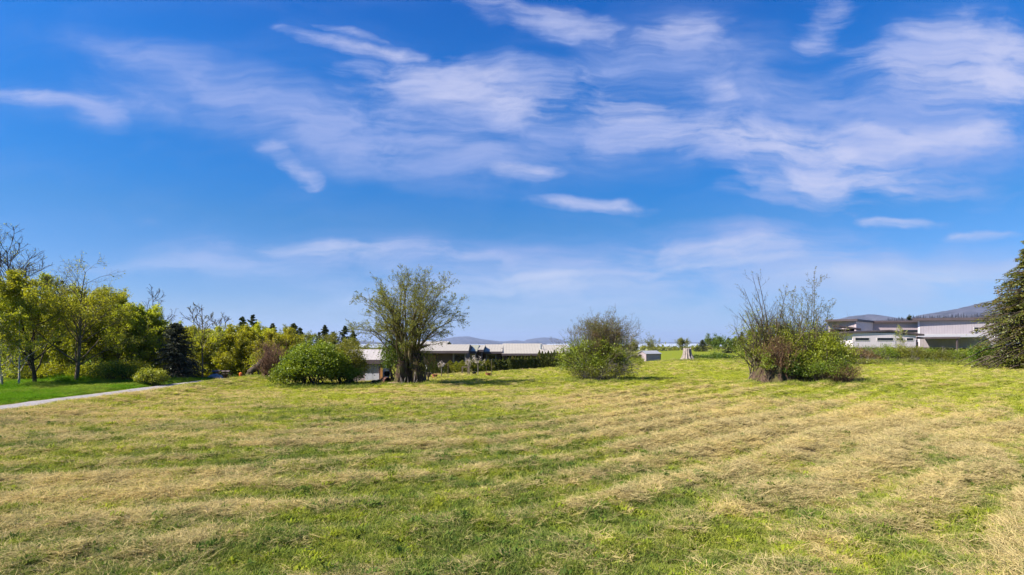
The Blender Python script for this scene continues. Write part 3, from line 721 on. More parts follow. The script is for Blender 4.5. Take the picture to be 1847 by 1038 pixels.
# ---- dome tree on its old stump
def dome_tree():
    rng = np.random.default_rng(11)
    d = 39.5; x = gx(737, d)
    t = thing('stump_tree', 'round headed tree in small leaf, many stems rising from a broad old hollow stump', 'tree', (x, d, gz(x, d)-.08))
    V, Q = stump_mesh(rng, 2.1, .46, .34, 3, .3, .25, lean=(.10, 0)); V = V+np.array([-.62, .1, 0])
    V2, Q2 = stump_mesh(rng, 2.3, .46, .34, 3, .3, .2, lean=(-.06, 0)); V2 = V2+np.array([.60, .15, 0])
    V3, Q3 = stump_mesh(rng, 1.7, .55, .5, 4, .25, .2); V3 = V3+np.array([-.05, .75, 0])
    np_obj('stump', *merge([(V, Q), (V2, Q2), (V3, Q3)]), M['old_wood'], t, smooth=True)
    n = 40
    P = np.stack([rng.uniform(-.95, .85, n), rng.uniform(-.1, .6, n), rng.uniform(1.2, 1.9, n)], 1)
    az = rng.uniform(0, 2*math.pi, n); ph = 1.85*np.linspace(.02, 1, n)**.72*rng.uniform(.94, 1.05, n)
    T = np.stack([np.cos(az)*np.sin(ph)*3.75, np.sin(az)*np.sin(ph)*3.3, 4.2+np.cos(ph)*np.where(np.cos(ph) > 0, 3.0, 2.2)], 1)
    T[:, 0] = np.where(np.arange(n) % 2 == 0, -np.abs(T[:, 0]), np.abs(T[:, 0]))
    P[:, 0] = P[:, 0]*.35+np.sign(T[:, 0])*np.abs(P[:, 0])*.6
    C1 = P+np.stack([T[:, 0]*.24, T[:, 1]*.24, (T[:, 2]-P[:, 2])*.55+.9], 1)
    tt = np.linspace(0, 1, 10)[None, :, None]
    first = (1-tt)**2*P[:, None]+2*tt*(1-tt)*C1[:, None]+tt**2*T[:, None]
    wob = np.cumsum(rng.normal(0, .055, first.shape), 1); wob[:, 0] = 0; first = first+wob
    L = np.linalg.norm(T-P, axis=1)*1.1
    lv = [dict(seg=9, wander=.06, up=.02, kids=12, t0=.28, ratio=.34, ang=.62, rr=.42, taper=.15, shape=lambda q: 1.2-.7*q),
          dict(seg=5, wander=.10, up=.03, kids=7, t0=.2, ratio=.46, ang=.6, rr=.5, taper=.35),
          dict(seg=4, wander=.13, up=.02, kids=4, t0=.2, ratio=.5, ang=.6, rr=.6, taper=.4), dict(seg=3, wander=.15, up=.0, taper=.5)]
    out = grow(rng, P, unit(C1-P), L, rng.uniform(.05, .095, n), lv, first=first)
    wood(out, 'limbs', M['bark_mossy'], t)
    C = np.concatenate([along(rng, out, 3, 3, .05), along(rng, out, 2, 3, .05)])
    C = C[rng.uniform(0, 1, len(C)) < .5]
    V, Q = leaf_quads(rng, C, .085, .5)
    np_obj('crown', V, Q, M['lf_olive'], t, var=vv(rng, len(C), C, .5, .9))
    # roots and broken slabs at the base, dead twigs
    for k_ in range(7):
        aa = rng.uniform(-2.6, -.5); p = (rng.uniform(-.9, .9), rng.uniform(-.5, -.2), 0.05)
        PB().tube(p, (p[0]+math.cos(aa)*.3, p[1]+math.sin(aa)*.3, rng.uniform(.3, 1.0)), .05, .015, 5).build('dead_branch', M['silver_wood'], t)
    return t
dome_tree()
# dark leafy shrub growing against the stump
x = gx(716, 40.2)
shrub(21, 'dark glossy shrub growing against the left side of the hollow stump tree', x, 40.2, 1.25, .8, 3.6, M['lf_green'], M['bark_dark'], 'holly_shrub', .10, 170, 45, .22, 16, low=.34)
shrub(22, 'thin olive shrub wrapping the right foot of the hollow stump tree', gx(765, 39.8), 39.9, .7, .6, 2.9, M['lf_olive'], M['bark'], 'shrub', .08, 90, 26, .2, 16)

# ---- big green bush and its neighbours
shrub(31, 'big rounded bright green bush at the left of the white shed', gx(560, 37.4), 37.6, 2.0, 1.7, 2.75, M['lf_bright'], M['bark_dark'], 'leafy_bush', .12, 420, 60, .2, 34, lobes=.3)
shrub(32, 'low bright green bush spilling at the left foot of the big rounded bush', gx(523, 37.4), 37.0, .95, .9, 1.5, M['lf_bright'], M['bark_dark'], 'leafy_bush', .10, 130, 50, .16, 16)
shrub(33, 'loose olive shrub between the big green bush and the white shed', gx(625, 39), 39.2, 1.25, 1.1, 2.9, M['lf_olive'], M['bark'], 'shrub', .09, 260, 42, .2, 36, twig_top=.05)
shrub(34, 'dark shadowed shrub at the foot of the olive shrub beside the white shed', gx(612, 38), 38.2, 1.3, .8, 1.7, M['lf_green'], M['bark_dark'], 'shrub', .09, 200, 42, .18, 20)
shrub(35, 'bare reddish brown twiggy shrub left of the big green bush', gx(488, 43), 43.0, 1.3, 1.1, 2.6, M['lf_brown'], M['twig_red'], 'bare_shrub', .05, 100, 3, .2, 110, twig_top=.1)

# ---- centre bush: leafy shrub, bare stems behind
shrub(41, 'wide leafy shrub standing alone in mid field with bare twigs above it', gx(1076, 43), 43.0, 2.35, 1.6, 3.0, M['lf_mid'], M['bark'], 'leafy_bush', .11, 360, 36, .24, 80, lobes=.45, twig_top=.1)
shrub(42, 'low brownish bramble skirt around the foot of the lone mid field shrub', gx(1086, 42.4), 42.2, 2.4, 1.1, 1.3, M['lf_olive'], M['twig_grey'], 'bramble', .08, 260, 22, .2, 110)
broadleaf(43, 'bare grey many stemmed tree rising out of the lone mid field shrub', gx(1082, 43.6), 43.8, 4.15, 2.9, M['lf_olive'], M['bark'], 'bare_tree', .07, 1, .05, kids=(12, 6, 5), stems=20, up=.12, ang=.6)
broadleaf(44, 'dense brown twiggy clump in the top middle of the lone mid field shrub', gx(1092, 43.2), 43.4, 3.85, 1.3, M['lf_brown'], M['twig_red'], 'bare_tree', .07, 2, .05, kids=(13, 7, 5), stems=7, up=.15, ang=.5, low=.4)
broadleaf(45, 'pale bare stems leaning right from the lone mid field shrub', gx(1112, 43.4), 43.6, 3.9, 1.9, M['lf_bud'], M['bark_pale'], 'bare_tree', .05, 1, .045, kids=(12, 6, 5), stems=10, up=.05, ang=.7)

# ---- right thicket with old stump
def cedar_stump():
    rng = np.random.default_rng(5)
    d = 40.5; x = gx(1392, d)
    t = thing('old_stump', 'tall dark leaning cedar stump inside the right hand thicket', 'tree stump', (x, d, gz(x, d)-.08))
    V, Q = stump_mesh(rng, 2.9, 1.35, .72, 8, .34, .3, lean=(.20, 0), flare=1.6); V[:, 0] -= .2
    np_obj('stump', V, Q, M['old_wood'], t, smooth=True)
    V, Q = stump_mesh(rng, 1.9, .5, .25, 5, .3, .4, lean=(.25, 0)); V += np.array([-1.0, -.2, 0])
    np_obj('root', V, Q, M['old_wood'], t, smooth=True)
cedar_stump()
def long_stems(name, label, px, d, z0, tips, seed, bm, lm, rad=.05, leafper=2, kids=9):
    rng = np.random.default_rng(seed); x = gx(px, d)
    t = thing(name, label, 'sapling', (x, d, gz(x, d)-.05))
    outs = []
    for (tx, ty) in tips:
        T = np.array([gx(tx, d)-x, rng.normal(0, .3), zz(ty, d)]); P = np.array([[rng.normal(0, .15), rng.normal(0, .15), z0]])
        D = unit(T[None]-P+np.array([-T[0]*.35, 0, T[2]*.15])); L = np.array([np.linalg.norm(T-P[0])])
        o = grow(rng, P, D, L, np.array([rad]), [dict(seg=10, wander=.035, up=-.01, kids=kids, t0=.3, ratio=.22, ang=.6, rr=.4, taper=.2, shape=lambda q: 1.25-.7*q),
            dict(seg=4, wander=.1, up=.06, kids=4, t0=.2, ratio=.45, ang=.6, rr=.6, taper=.4), dict(seg=3, wander=.12, up=.05, taper=.5)])
        end = o[0][0][0, -1]; sh = T-end
        # bring the tip where it belongs: shear along the stem
        for (p, r) in o:
            w_ = np.clip((p[..., 2:3]-z0)/max(end[2]-z0, .1), 0, 1.1); p += w_*sh
        outs.append(o)
    lev = [(np.concatenate([o[i][0] for o in outs]), np.concatenate([o[i][1] for o in outs])) for i in range(3)]
    wood(lev, 'trunk', bm, t, (6, 4, 3, 3))
    C = np.concatenate([along(rng, lev, 2, leafper, .03), along(rng, lev, 1, leafper, .04)])
    V, Q = leaf_quads(rng, C, .075, .5)
    np_obj('crown', V, Q, lm, t, var=vv(rng, len(C)))
    return t
long_stems('bare_sapling', 'long dark nearly bare stems arching up from the old stump in the right thicket', 1402, 40.6, 1.6, [(1356, 500), (1371, 499), (1340, 520), (1416, 527), (1352, 560), (1362, 545)], 61, M['bark_dark'], M['lf_bud'], .05, 2, 10)
long_stems('leafy_sapling', 'tallest upright leafy sapling rising from the right side of the thicket', 1465, 40.8, .3, [(1462, 520), (1478, 498), (1456, 540), (1492, 556)], 62, M['bark'], M['lf_bud'], .04, 6, 22)
long_stems('leafy_sapling', 'thin upright sapling stems in the middle of the right thicket', 1430, 41.0, .3, [(1415, 535), (1428, 530), (1437, 540), (1443, 545), (1408, 560)], 63, M['bark'], M['lf_bud'], .035, 5, 18)
shrub(51, 'wide yellow green bush on the right side of the old stump thicket', gx(1472, 40.6), 40.8, 2.7, 1.7, 3.7, M['lf_yellow'], M['bark'], 'leafy_bush', .11, 430, 40, .26, 90, lobes=.4, twig_top=.1)
shrub(58, 'airy yellow green leafy top spreading over the middle of the right thicket', gx(1445, 40.9), 41.0, 2.1, 1.3, 4.7, M['lf_yellow'], M['bark'], 'leafy_shrub', .09, 220, 24, .28, 60, low=.4, twig_top=.1)
shrub(52, 'fine green weedy bush at the foot of the right thicket', gx(1482, 39.8), 39.6, 1.9, 1.2, 1.9, M['lf_bright'], M['bark'], 'shrub', .07, 240, 36, .2, 60, lobes=.4)
shrub(53, 'reddish twiggy brush at the right foot of the old stump thicket', gx(1508, 39.6), 39.6, 1.5, 1.1, 1.25, M['lf_brown'], M['twig_red'], 'bare_shrub', .06, 150, 12, .16, 130)
shrub(54, 'bushy olive twigs around the left side of the old stump thicket', gx(1392, 40.8), 41.2, 2.2, 1.3, 4.9, M['lf_yellow'], M['bark'], 'shrub', .09, 330, 26, .28, 130, low=.35, twig_top=.1)
shrub(55, 'brown tangle of dead vines over the top of the old cedar stump', gx(1405, 40.4), 40.0, 1.3, .9, 3.3, M['lf_brown'], M['twig_red'], 'vine', .08, 160, 20, .24, 120, low=.45)
shrub(56, 'glossy green ivy clump on the front of the old cedar stump', gx(1430, 39.6), 39.6, .55, .4, 2.0, M['lf_green'], M['bark_dark'], 'ivy_shrub', .12, 60, 26, .16, 10, low=.2)
shrub(57, 'small bright green spray of leaves left of the top of the old cedar stump', gx(1384, 39.6), 39.5, .4, .35, 2.5, M['lf_bright'], M['bark_dark'], 'ivy_shrub', .10, 36, 26, .14, 6, low=.5)

# ---- left edge trees
broadleaf(101, 'tallest tree at the left edge with bare crooked top branches', gx(12, 47), 47, 11.0, 5.2, M['lf_alder'], M['bark_dark'], 'alder_tree', .12, 9, .17, bare_top=.55, kids=(30, 8, 6))
broadleaf(102, 'forked bare topped tree second from the left edge', gx(58, 51), 51, 11.0, 4.8, M['lf_alder'], M['bark_dark'], 'alder_tree', .12, 9, .15, bare_top=.58, kids=(24, 8, 6), up=.02)
broadleaf(103, 'leafy alder with dark leaning trunk third from the left by the driveway', gx(63, 41), 41, 7.4, 3.6, M['lf_alder'], M['bark_dark'], 'alder_tree', .11, 14, .14, kids=(32, 7, 6), low=.09, up=.04)
broadleaf(104, 'broad leafy alder with thin bare top left of the dark spruce and yellow bush', gx(137, 42), 42, 8.6, 3.9, M['lf_alder'], M['bark'], 'alder_tree', .11, 14, .15, kids=(32, 8, 6), bare_top=.74, low=.09, up=.04)
broadleaf(105, 'pale trunked young alder at the very left edge', gx(4, 38.5), 38.5, 6.3, 2.8, M['lf_alder'], M['bark_pale'], 'alder_tree', .10, 13, .08, kids=(26, 8, 5), low=.09, up=.04)
broadleaf(106, 'slim pale leaning trunk beside the edge alder', gx(27, 38.5), 38.8, 5.5, 2.2, M['lf_alder'], M['bark_pale'], 'alder_tree', .10, 11, .07, kids=(14, 6, 5), low=.09, up=.04)
broadleaf(107, 'leafy alder behind and left of the broad bare topped alder', gx(95, 52), 52, 8.6, 3.8, M['lf_alder'], M['bark'], 'alder_tree', .12, 13, kids=(30, 7, 6))
broadleaf(108, 'leafy alder behind and right of the broad bare topped alder', gx(190, 49), 49, 7.2, 3.4, M['lf_alder'], M['bark'], 'alder_tree', .12, 14, kids=(30, 7, 6))
broadleaf(109, 'rounded leafy alder just left of the dark spruce', gx(238, 48), 49, 5.6, 3.0, M['lf_alder'], M['bark'], 'alder_tree', .12, 14, kids=(30, 7, 6))
broadleaf(110, 'low yellow green alder crown filling between the second and third trees', gx(35, 55), 56, 8.6, 4.0, M['lf_willow'], M['bark'], 'alder_tree', .11, 13, kids=(18, 7, 6))
broadleaf(111, 'isolated tall bare tree above the leafy alders left of the dark spruce', gx(270, 62), 62, 10.4, 3.0, M['lf_alder'], M['bark_dark'], 'bare_tree', .10, 4, .13, bare_top=.5, kids=(13, 6, 5), low=.45)
conifer(112, 'small dark conifer behind the isolated tall bare tree', gx(274, 66), 66, 7.8, 2.0, M['lf_conifer'], M['bark_dark'], nb=70, per=18)
conifer(113, 'dark pointed conifer poking above the left alders', gx(112, 62), 62, 11.2, 2.6, M['lf_conifer'], M['bark_dark'], nb=90, per=20)
conifer(114, 'broad dark spruce beside the driveway', gx(312, 47), 47.5, 4.75, 2.35, M['lf_spruce'], M['bark_dark'], 'spruce_tree', nb=340, per=46, leaf=.17, droop=.35, base=.02, prof=.62, irregular=.2)
broadleaf(115, 'slender tree with bare top standing right of the dark spruce', gx(357, 47.5), 48.2, 6.5, 1.9, M['lf_alder'], M['bark'], 'alder_tree', .10, 6, .075, kids=(16, 6, 4), bare_top=.6, low=.25)
broadleaf(116, 'bare forked tree behind the young willows left of the paired conifers', gx(404, 66), 66, 8.4, 2.6, M['lf_willow'], M['bark_dark'], 'bare_tree', .10, 3, .10, kids=(10, 6, 5), bare_top=.4, stems=2, low=.4)
broadleaf(117, 'bare topped tree rising behind the slender tree beside the spruce', gx(350, 64), 64, 8.2, 2.6, M['lf_willow'], M['bark_dark'], 'bare_tree', .10, 3, .10, kids=(12, 6, 5), bare_top=.45, low=.4)
for i, (px, dd, h, lab) in enumerate([(330, 60, 5.0, 'behind the dark spruce'), (352, 60, 5.3, 'behind the slender tree trunk'), (374, 62, 5.0, 'right of the slender tree trunk'),
        (396, 60, 4.9, 'behind the garden lamps'), (416, 62, 5.1, 'below the paired conifers on their left'), (436, 60, 5.0, 'above the orange garden figure'),
        (457, 62, 5.1, 'behind the dark garden hut roof'), (478, 61, 5.2, 'behind the bare reddish shrub on its left'), (498, 60, 5.0, 'rightmost of the willow thicket')]):
    broadleaf(130+i, 'young yellow green willow '+lab, gx(px, dd), dd, h, 3.0, M['lf_willow'], M['bark'], 'young_willow', .14, 14, .05, kids=(34, 8, 6), low=.02, up=.05, ang=1.0, group='young willows in the thicket left of the bushes')
for i, (px, dd, h, lab) in enumerate([(-40, 58, 7.5, 'cut by the left frame edge behind the pale trunks'), (20, 60, 7.0, 'low behind the tallest bare topped tree'), (75, 60, 6.6, 'low behind the forked bare topped tree'), (130, 60, 6.6, 'low behind the broad bare topped alder'),
        (180, 60, 6.2, 'behind the alders right of the broad one'), (225, 60, 5.6, 'low behind the small yellow bush'), (262, 62, 5.6, 'at the foot of the isolated tall bare tree'), (300, 64, 5.4, 'rising behind the dark spruce top')]):
    broadleaf(1120+i, 'dense thicket alder '+lab, gx(px, dd), dd, h, 3.0, M['lf_alder'], M['bark'], 'alder_tree', .16, 9, .07, kids=(30, 8, 6), low=.03, group='alders massed at the back of the left wood')
for i, (px, dd, h, lab) in enumerate([(30, 46, 6.3, 'between the pale trunks and the dark leaning trunk'), (100, 47, 6.4, 'between the dark leaning trunk and the broad bare topped alder'), (168, 46.5, 6.0, 'right beside the broad bare topped alder'), (212, 47, 5.3, 'above the dark undergrowth bush'), (252, 50, 4.8, 'touching the left edge of the dark spruce')]):
    broadleaf(1140+i, 'low branched leafy alder '+lab, gx(px, dd), dd, h, 3.0, M['lf_alder'], M['bark'], 'alder_tree', .12, 16, .07, kids=(34, 8, 6), low=.04, up=.05, ang=.95)
shrub(140, 'small round yellow green bush on the verge beside the driveway', gx(262, 39.5), 40.2, 1.0, .8, 1.15, M['lf_yellow'], M['bark'], 'leafy_bush', .09, 150, 50, .13, 16, lobes=.25)
for i, (px, dd, rx, h, mm, lab) in enumerate([(205, 43.5, 1.8, 1.5, 'lf_green', 'dark shadowed undergrowth bush under the alders left of the yellow bush'), (235, 44, 1.3, 1.6, 'lf_alder', 'olive undergrowth bush just left of the small yellow bush'),
        (165, 44, 1.3, 1.3, 'lf_alder', 'undergrowth bush right of the broad alder trunk'), (95, 45, 1.6, 1.2, 'lf_alder', 'undergrowth bush between the two front alder trunks'), (30, 45, 1.8, 1.3, 'lf_alder', 'undergrowth bush behind the pale trunks'),
        (365, 66, 2.0, 2.0, 'lf_green', 'dark green bush behind the garden bed lamps'), (415, 66, 2.2, 2.0, 'lf_green', 'low green bush left of the garden hut'), (660, 47, 2.0, 2.9, 'lf_olive', 'yellow green tree bush behind the white shed roof'), (700, 50, 2.2, 2.9, 'lf_olive', 'yellow green bush behind the hollow stump tree')]):
    shrub(150+i, lab, gx(px, dd), dd, rx, 1.3, h, M[mm], M['bark_dark'], 'shrub', .10, 130, 40, .2, 20)
# conifers on the skyline
con = [(437, 570, 1.0, 'left one of the tall dark conifer pair behind the willow thicket'), (456, 567, 1.15, 'right one of the tall dark conifer pair behind the willow thicket'),
       (492, 583, .95, 'lone conifer between the tall pair and the heavy dark fir'), (529, 583, 1.35, 'heavy dark fir behind the bare reddish shrub'), (542, 590, 1.1, 'second top of the heavy dark fir group above the green bush'),
       (560, 604, .9, 'low conifer right of the heavy dark fir'), (586, 586, .9, 'slim pointed conifer above the big green bush'), (601, 598, .9, 'small conifer right of the slim pointed one above the green bush'),
       (576, 598, .9, 'olive conifer left of the slim pointed one above the green bush'), (622, 587, 1.0, 'dark wide conifer left of the hollow stump tree crown'), (637, 597, 1.0, 'last conifer of the skyline row before the stump tree crown')]
protos = {}
for i, (px, py, wf, lab) in enumerate(con):
    d = 88+4*(i % 3); x = gx(px, d); h = zz(py, d)-gz(x, d)
    k_ = i % 4
    if k_ not in protos:
        protos[k_] = (conifer(170+i, lab+' on the skyline', x, d, h, 2.7*wf, M['lf_conifer'], M['bark_dark'], nb=150, per=34, leaf=.36, irregular=.45, prof=.8, group='dark conifers on the left skyline'), h)
    else:
        o, h0 = protos[k_]; s = h/h0
        copy_tree(o, (x, d, gz(x, d)-.1), i*1.7, (s*wf, s*wf, s), lab+' on the skyline')
for i, (px, dd, hh) in enumerate([(470, 80, 6.2), (515, 82, 6.2), (560, 78, 5.6), (600, 76, 5.4), (640, 74, 5.0)]):
    broadleaf(190+i, 'olive broadleaf tree filling the skyline row '+['below the lone conifer', 'left of the heavy dark fir', 'behind the big green bush', 'behind the olive shrub', 'behind the left side of the stump tree crown'][i], gx(px, dd), dd, hh, 2.6, M['lf_olive'], M['bark'], 'broadleaf_tree', .13, 7, kids=(18, 6, 5))

# ---- right big cedar and hedge
def big_cedar():
    d = 60; x = gx(1874, d)
    conifer(201, 'huge cedar with drooping sprays cut by the right edge', x, d, 15.2, 6.6, M['lf_cedar'], M['bark_dark'], 'cedar_tree', nb=620, per=95, leaf=.25, droop=.5, base=.01, prof=.88, irregular=.30, lift=.25)
big_cedar()
shrub(202, 'dark green shrub at the left foot of the huge cedar', gx(1783, 66), 66, 1.8, 1.4, 2.6, M['lf_green'], M['bark_dark'], 'shrub', .12, 170, 45, .24, 20)
hed = [(1500, 76, 2.0, 2.1, 'lf_olive', 'low olive shrub at the left end of the long hedge bank, behind the thicket'), (1532, 77, 2.0, 2.2, 'lf_brown', 'brownish scrub left of the long grey building end'), (1560, 76, 2.2, 1.9, 'lf_brown', 'dry brownish scrub below the first strip window'),
       (1590, 76, 2.0, 2.5, 'lf_bright', 'bright green hedge shrub below the second strip window'), (1615, 77, 1.8, 2.6, 'lf_yellow', 'yellow green shrub round the foot of the slim young tree'), (1642, 76, 2.0, 2.4, 'lf_olive', 'olive hedge shrub under the fourth strip window'),
       (1668, 77, 1.8, 2.2, 'lf_bright', 'green hedge shrub below the covered corner of the building'), (1692, 76, 2.0, 1.9, 'lf_olive', 'low hedge shrub left of the brown porch post'), (1717, 76, 1.8, 1.9, 'lf_bright', 'low green shrub in front of the brown porch post'),
       (1742, 76, 2.0, 1.9, 'lf_yellow', 'yellow green hedge shrub right of the brown porch post'), (1770, 75, 2.2, 2.2, 'lf_bright', 'hedge shrub meeting the huge cedar'), (1805, 74, 2.4, 1.9, 'lf_olive', 'hedge shrub in front of the huge cedar'), (1840, 73, 2.4, 1.8, 'lf_green', 'rightmost dark hedge shrub under the huge cedar')]
for i, (px, dd, rx, h, mm, lab) in enumerate(hed):
    shrub(210+i, lab, gx(px, dd), dd, rx, 1.5, h, M[mm], M['twig_grey'], 'hedge_shrub', .11, 150, 38, .24, 26, lobes=.4, group='hedge bank in front of the long grey building')
for i, px in enumerate((1480, 1515, 1547, 1575, 1604, 1630, 1655, 1680, 1705, 1730, 1757, 1788, 1820, 1850)):
    shrub(230+i, 'low weedy clump at the hedge foot, '+('leftmost, beside the thicket', 'second from the left', 'below the left roof end', 'under the first strip window', 'under the second strip window', 'below the slim young tree', 'under the lean-to corner', 'left of the porch post', 'just before the porch post', 'just right of the porch post', 'where the cedar begins', 'before the left cedar boughs', 'before the cedar middle', 'rightmost, at the frame edge')[i], gx(px, 73.5), 73.5, 1.6, .8, .75, M[('lf_yellow', 'lf_bright', 'lf_olive')[i % 3]], M['twig_grey'], 'weed_clump', .09, 70, 26, .18, 14, cat='weeds', group='low weeds along the foot of the hedge bank')
broadleaf(246, 'slim pale green young tree in front of the strip windows', gx(1625, 78), 78, 4.9, 1.6, M['lf_willow'], M['bark_pale'], 'young_tree', .09, 3, .05, kids=(14, 5, 4), low=.3, up=.15)
conifer(247, 'bushy conifer showing above the roof of the long grey building', gx(1641, 150), 150, 10.5, 3.4, M['lf_conifer'], M['bark_dark'], nb=100, per=24, leaf=.4)
for i, (px, h) in enumerate([(1702, 10.0), (1738, 9.2), (1722, 9.4)]):
    conifer(248+i, 'small conifer top above the upper roof, '+['directly over the porch post', 'nearest the huge cedar', 'between the two other small tops'][i], gx(px, 160), 160, h, 2.4, M['lf_conifer'], M['bark_dark'], nb=60, per=20, leaf=.4)

# ---- meadow trees beyond the field
for i, (px, dd, py, rad, kind, lab) in enumerate([(1257, 190, 626, 1.6, 'c', 'small dark conifer just right of the silver stump on the far meadow'), (1267, 185, 613, 3.0, 'c', 'double topped dark conifer on the far meadow edge'), (1283, 190, 620, 3.4, 'b', 'green round tree right of the double topped conifer'),
        (1296, 180, 619, 3.0, 'b', 'broad green tree with a bare tip on the far meadow edge'), (1314, 160, 609, 2.4, 'c', 'pointed conifer left of the large meadow tree'), (1338, 135, 599, 3.0, 'c', 'largest dark meadow conifer behind the thicket edge'), (1326, 150, 618, 2.6, 'b', 'green tree between the two meadow conifers'),
        (1354, 130, 606, 3.0, 'b', 'olive tree behind the left edge of the thicket'), (1231, 260, 618, 3.6, 'y', 'pale yellow green round tree on the far slope left above the silver stump'), (1178, 320, 627, 7.0, 'y', 'flat wide yellow green tree far behind the grey shed'), (1105, 230, 622, 5.0, 'y', 'orange olive tree left behind the grey shed'), (1140, 190, 627, 3.0, 'y', 'olive tree touching the left end of the grey shed')]):
    x = gx(px, dd); h = zz(py, dd)-gz(x, dd)
    if kind == 'c': conifer(260+i, lab, x, dd, h, rad, M['lf_conifer'], M['bark_dark'], nb=110, per=24, leaf=.4, irregular=.35)
    else: broadleaf(260+i, lab, x, dd, h, rad, M['lf_olive' if kind == 'y' else 'lf_green'], M['bark'], 'broadleaf_tree', .28, 7, kids=(18, 6, 5), low=.1)
for i, (px, dd, rx, h, lab) in enumerate([(1259, 96, .95, 1.15, 'small round dark shrub nearest the silver stump'), (1271, 97, 1.1, 1.3, 'second round dark shrub right of the silver stump'), (1283, 98, 1.3, 1.3, 'lighter green shrub in the middle of the meadow shrub row'),
        (1294, 97, 1.2, 1.6, 'tallest dark shrub of the meadow shrub row'), (1303, 96, 1.1, 1.3, 'green shrub right of the tallest dark meadow shrub'), (1316, 97, 1.0, 1.2, 'round dark shrub before the pointed meadow conifer'), (1329, 96, 1.2, 1.1, 'wide low shrub nearest the thicket in the meadow row'), (1343, 95, 1.2, 1.2, 'dark shrub half hidden behind the thicket left edge')]):
    shrub(280+i, lab, gx(px, dd), dd, rx, .9, h, M['lf_green'], M['bark_dark'], 'meadow_shrub', .13, 90, 30, .16, 10, group='shrubs on the meadow right of the silver stump')
shrub(290, 'orange green bush between the mid field shrub and the grey shed', gx(1136, 90), 90, 1.7, 1.3, 2.3, M['lf_olive'], M['twig_red'], 'shrub', .13, 130, 36, .25, 20)
shrub(291, 'low green bush at the left foot of the grey shed', gx(1140, 70), 70, 1.6, 1.2, 1.0, M['lf_yellow'], M['twig_grey'], 'shrub', .10, 90, 30, .18, 16)

# ---- silver stump
rng = np.random.default_rng(77); d = 88; x = gx(1239.5, d)
t = thing('silver_stump', 'weathered silver grey stump with flared roots standing alone on the field crest', 'tree stump', (x, d, gz(x, d)-.05))
V, Q = stump_mesh(rng, 2.2, 1.15, .52, 9, .5, .14, flare=2.6); np_obj('stump', V, Q, M['silver_wood'], t, smooth=True)

# ---- hedge row of columnar cedars
cols = []
for i in range(4): cols.append((777+i*9.5, 655.5, 674, .36, 'tiny dark columnar cedar before the white fence'))
for i, px in enumerate((812, 823, 834)): cols.append((px, 650+2*(i % 2), 672, .8, 'rounded light green cedar left of the blossom trees'))
for i in range(6): cols.append((843+i*7.5, 650-(i % 3), 671-i*.4, .6, 'short bushy cedar behind the blossom trees'))
for i in range(5): cols.append((888+i*6.5, 648-(i % 2), 667-i*.3, .50, 'dark short cedar left of the tan tipped row'))
for i in range(10): cols.append((919+i*5.6, 642.5-1.2*(i % 3 == 1)-i*.15, 666-i*.28, .36, 'narrow tan tipped columnar cedar mid hedge row'))
for i in range(9): cols.append((973+i*5.4, 631.5+(i*37 % 5)*.9, 662.5, .40, 'tall dark columnar cedar ending the hedge row'))
cp = {}; cnt_ = {}; ORD = 'first second third fourth fifth sixth seventh eighth ninth tenth'.split()
for i, (px, pt, pb, rad, lab) in enumerate(cols):
    cnt_[lab] = cnt_.get(lab, 0)+1; lab_i = ORD[cnt_[lab]-1]+' from the left, '+lab
    d = CH*F/(pb-HZ); d = min(d, 67.5); x = gx(px, d); h = zz(pt, d)-gz(x, d)
    key = (lab, i % 3)
    grp = 'columnar cedars in the hedge row before the metal roofed house'
    if key not in cp:
        lm = M['lf_olive'] if 'light' in lab or 'bushy' in lab else M['lf_hedge']
        cp[key] = (columnar(300+i, lab_i, x, d, h, rad, lm, group=grp, n=1500), h)
    else:
        o, h0 = cp[key]; s = h/h0; copy_tree(o, (x, d, gz(x, d)-.05), i*2.1, (1, 1, s), lab_i)

# ------------------------------------------------------------------ buildings
def gable(parent, x0, x1, yf, yr, yb, zb, ze, zr, wm, rm, over=.5, side=.3, th=.16, slant=0.0):
    """pitched volume, ridge along x"""
    p = PB(); o = [(yf, zb), (yb, zb), (yb, ze-.05), (yr, zr-.12), (yf, ze-.05)]
    p.prism([(x0, a, b_) for a, b_ in o], [(x1, a, b_) for a, b_ in o]); p.build('wall', wm, parent)
    s = (zr-ze)/(yr-yf); yo = yf-over; zo = ze-s*over; s2 = (zr-ze)/(yb-yr); y2 = yb+over; z2 = ze-s2*over
    p = PB()
    A = [(x0-side, yo, zo), (x1+side, yo, zo), (x1+side-slant, yr, zr), (x0-side+slant, yr, zr)]
    p.prism([(a, b_, c-th) for a, b_, c in A], A)
    B = [(x0-side+slant, yr+.01, zr), (x1+side-slant, yr+.01, zr), (x1+side, y2, z2), (x0-side, y2, z2)]
    p.prism([(a, b_, c-th) for a, b_, c in B], B)
    p.build('roof', rm, parent)
    f = PB(); f.box(x0-side, x1+side, yo-.06, yo-.003, zo-.30, zo+.01); f.build('fascia', M['fascia'], parent)
def window(parent, x0, x1, z0, z1, y, fm=None, fw=.07):
    p = PB(); p.box(x0-fw, x0, y-.05, y+.02, z0-fw, z1+fw); p.box(x1, x1+fw, y-.05, y+.02, z0-fw, z1+fw)
    p.box(x0, x1, y-.05, y+.02, z0-fw, z0); p.box(x0, x1, y-.05, y+.02, z1, z1+fw)
    w_ = p.build('window', fm or M['trim'], parent)
    PB().box(x0, x1, y-.02, y-.005, z0, z1).build('pane', M['glass'], w_)
    return w_
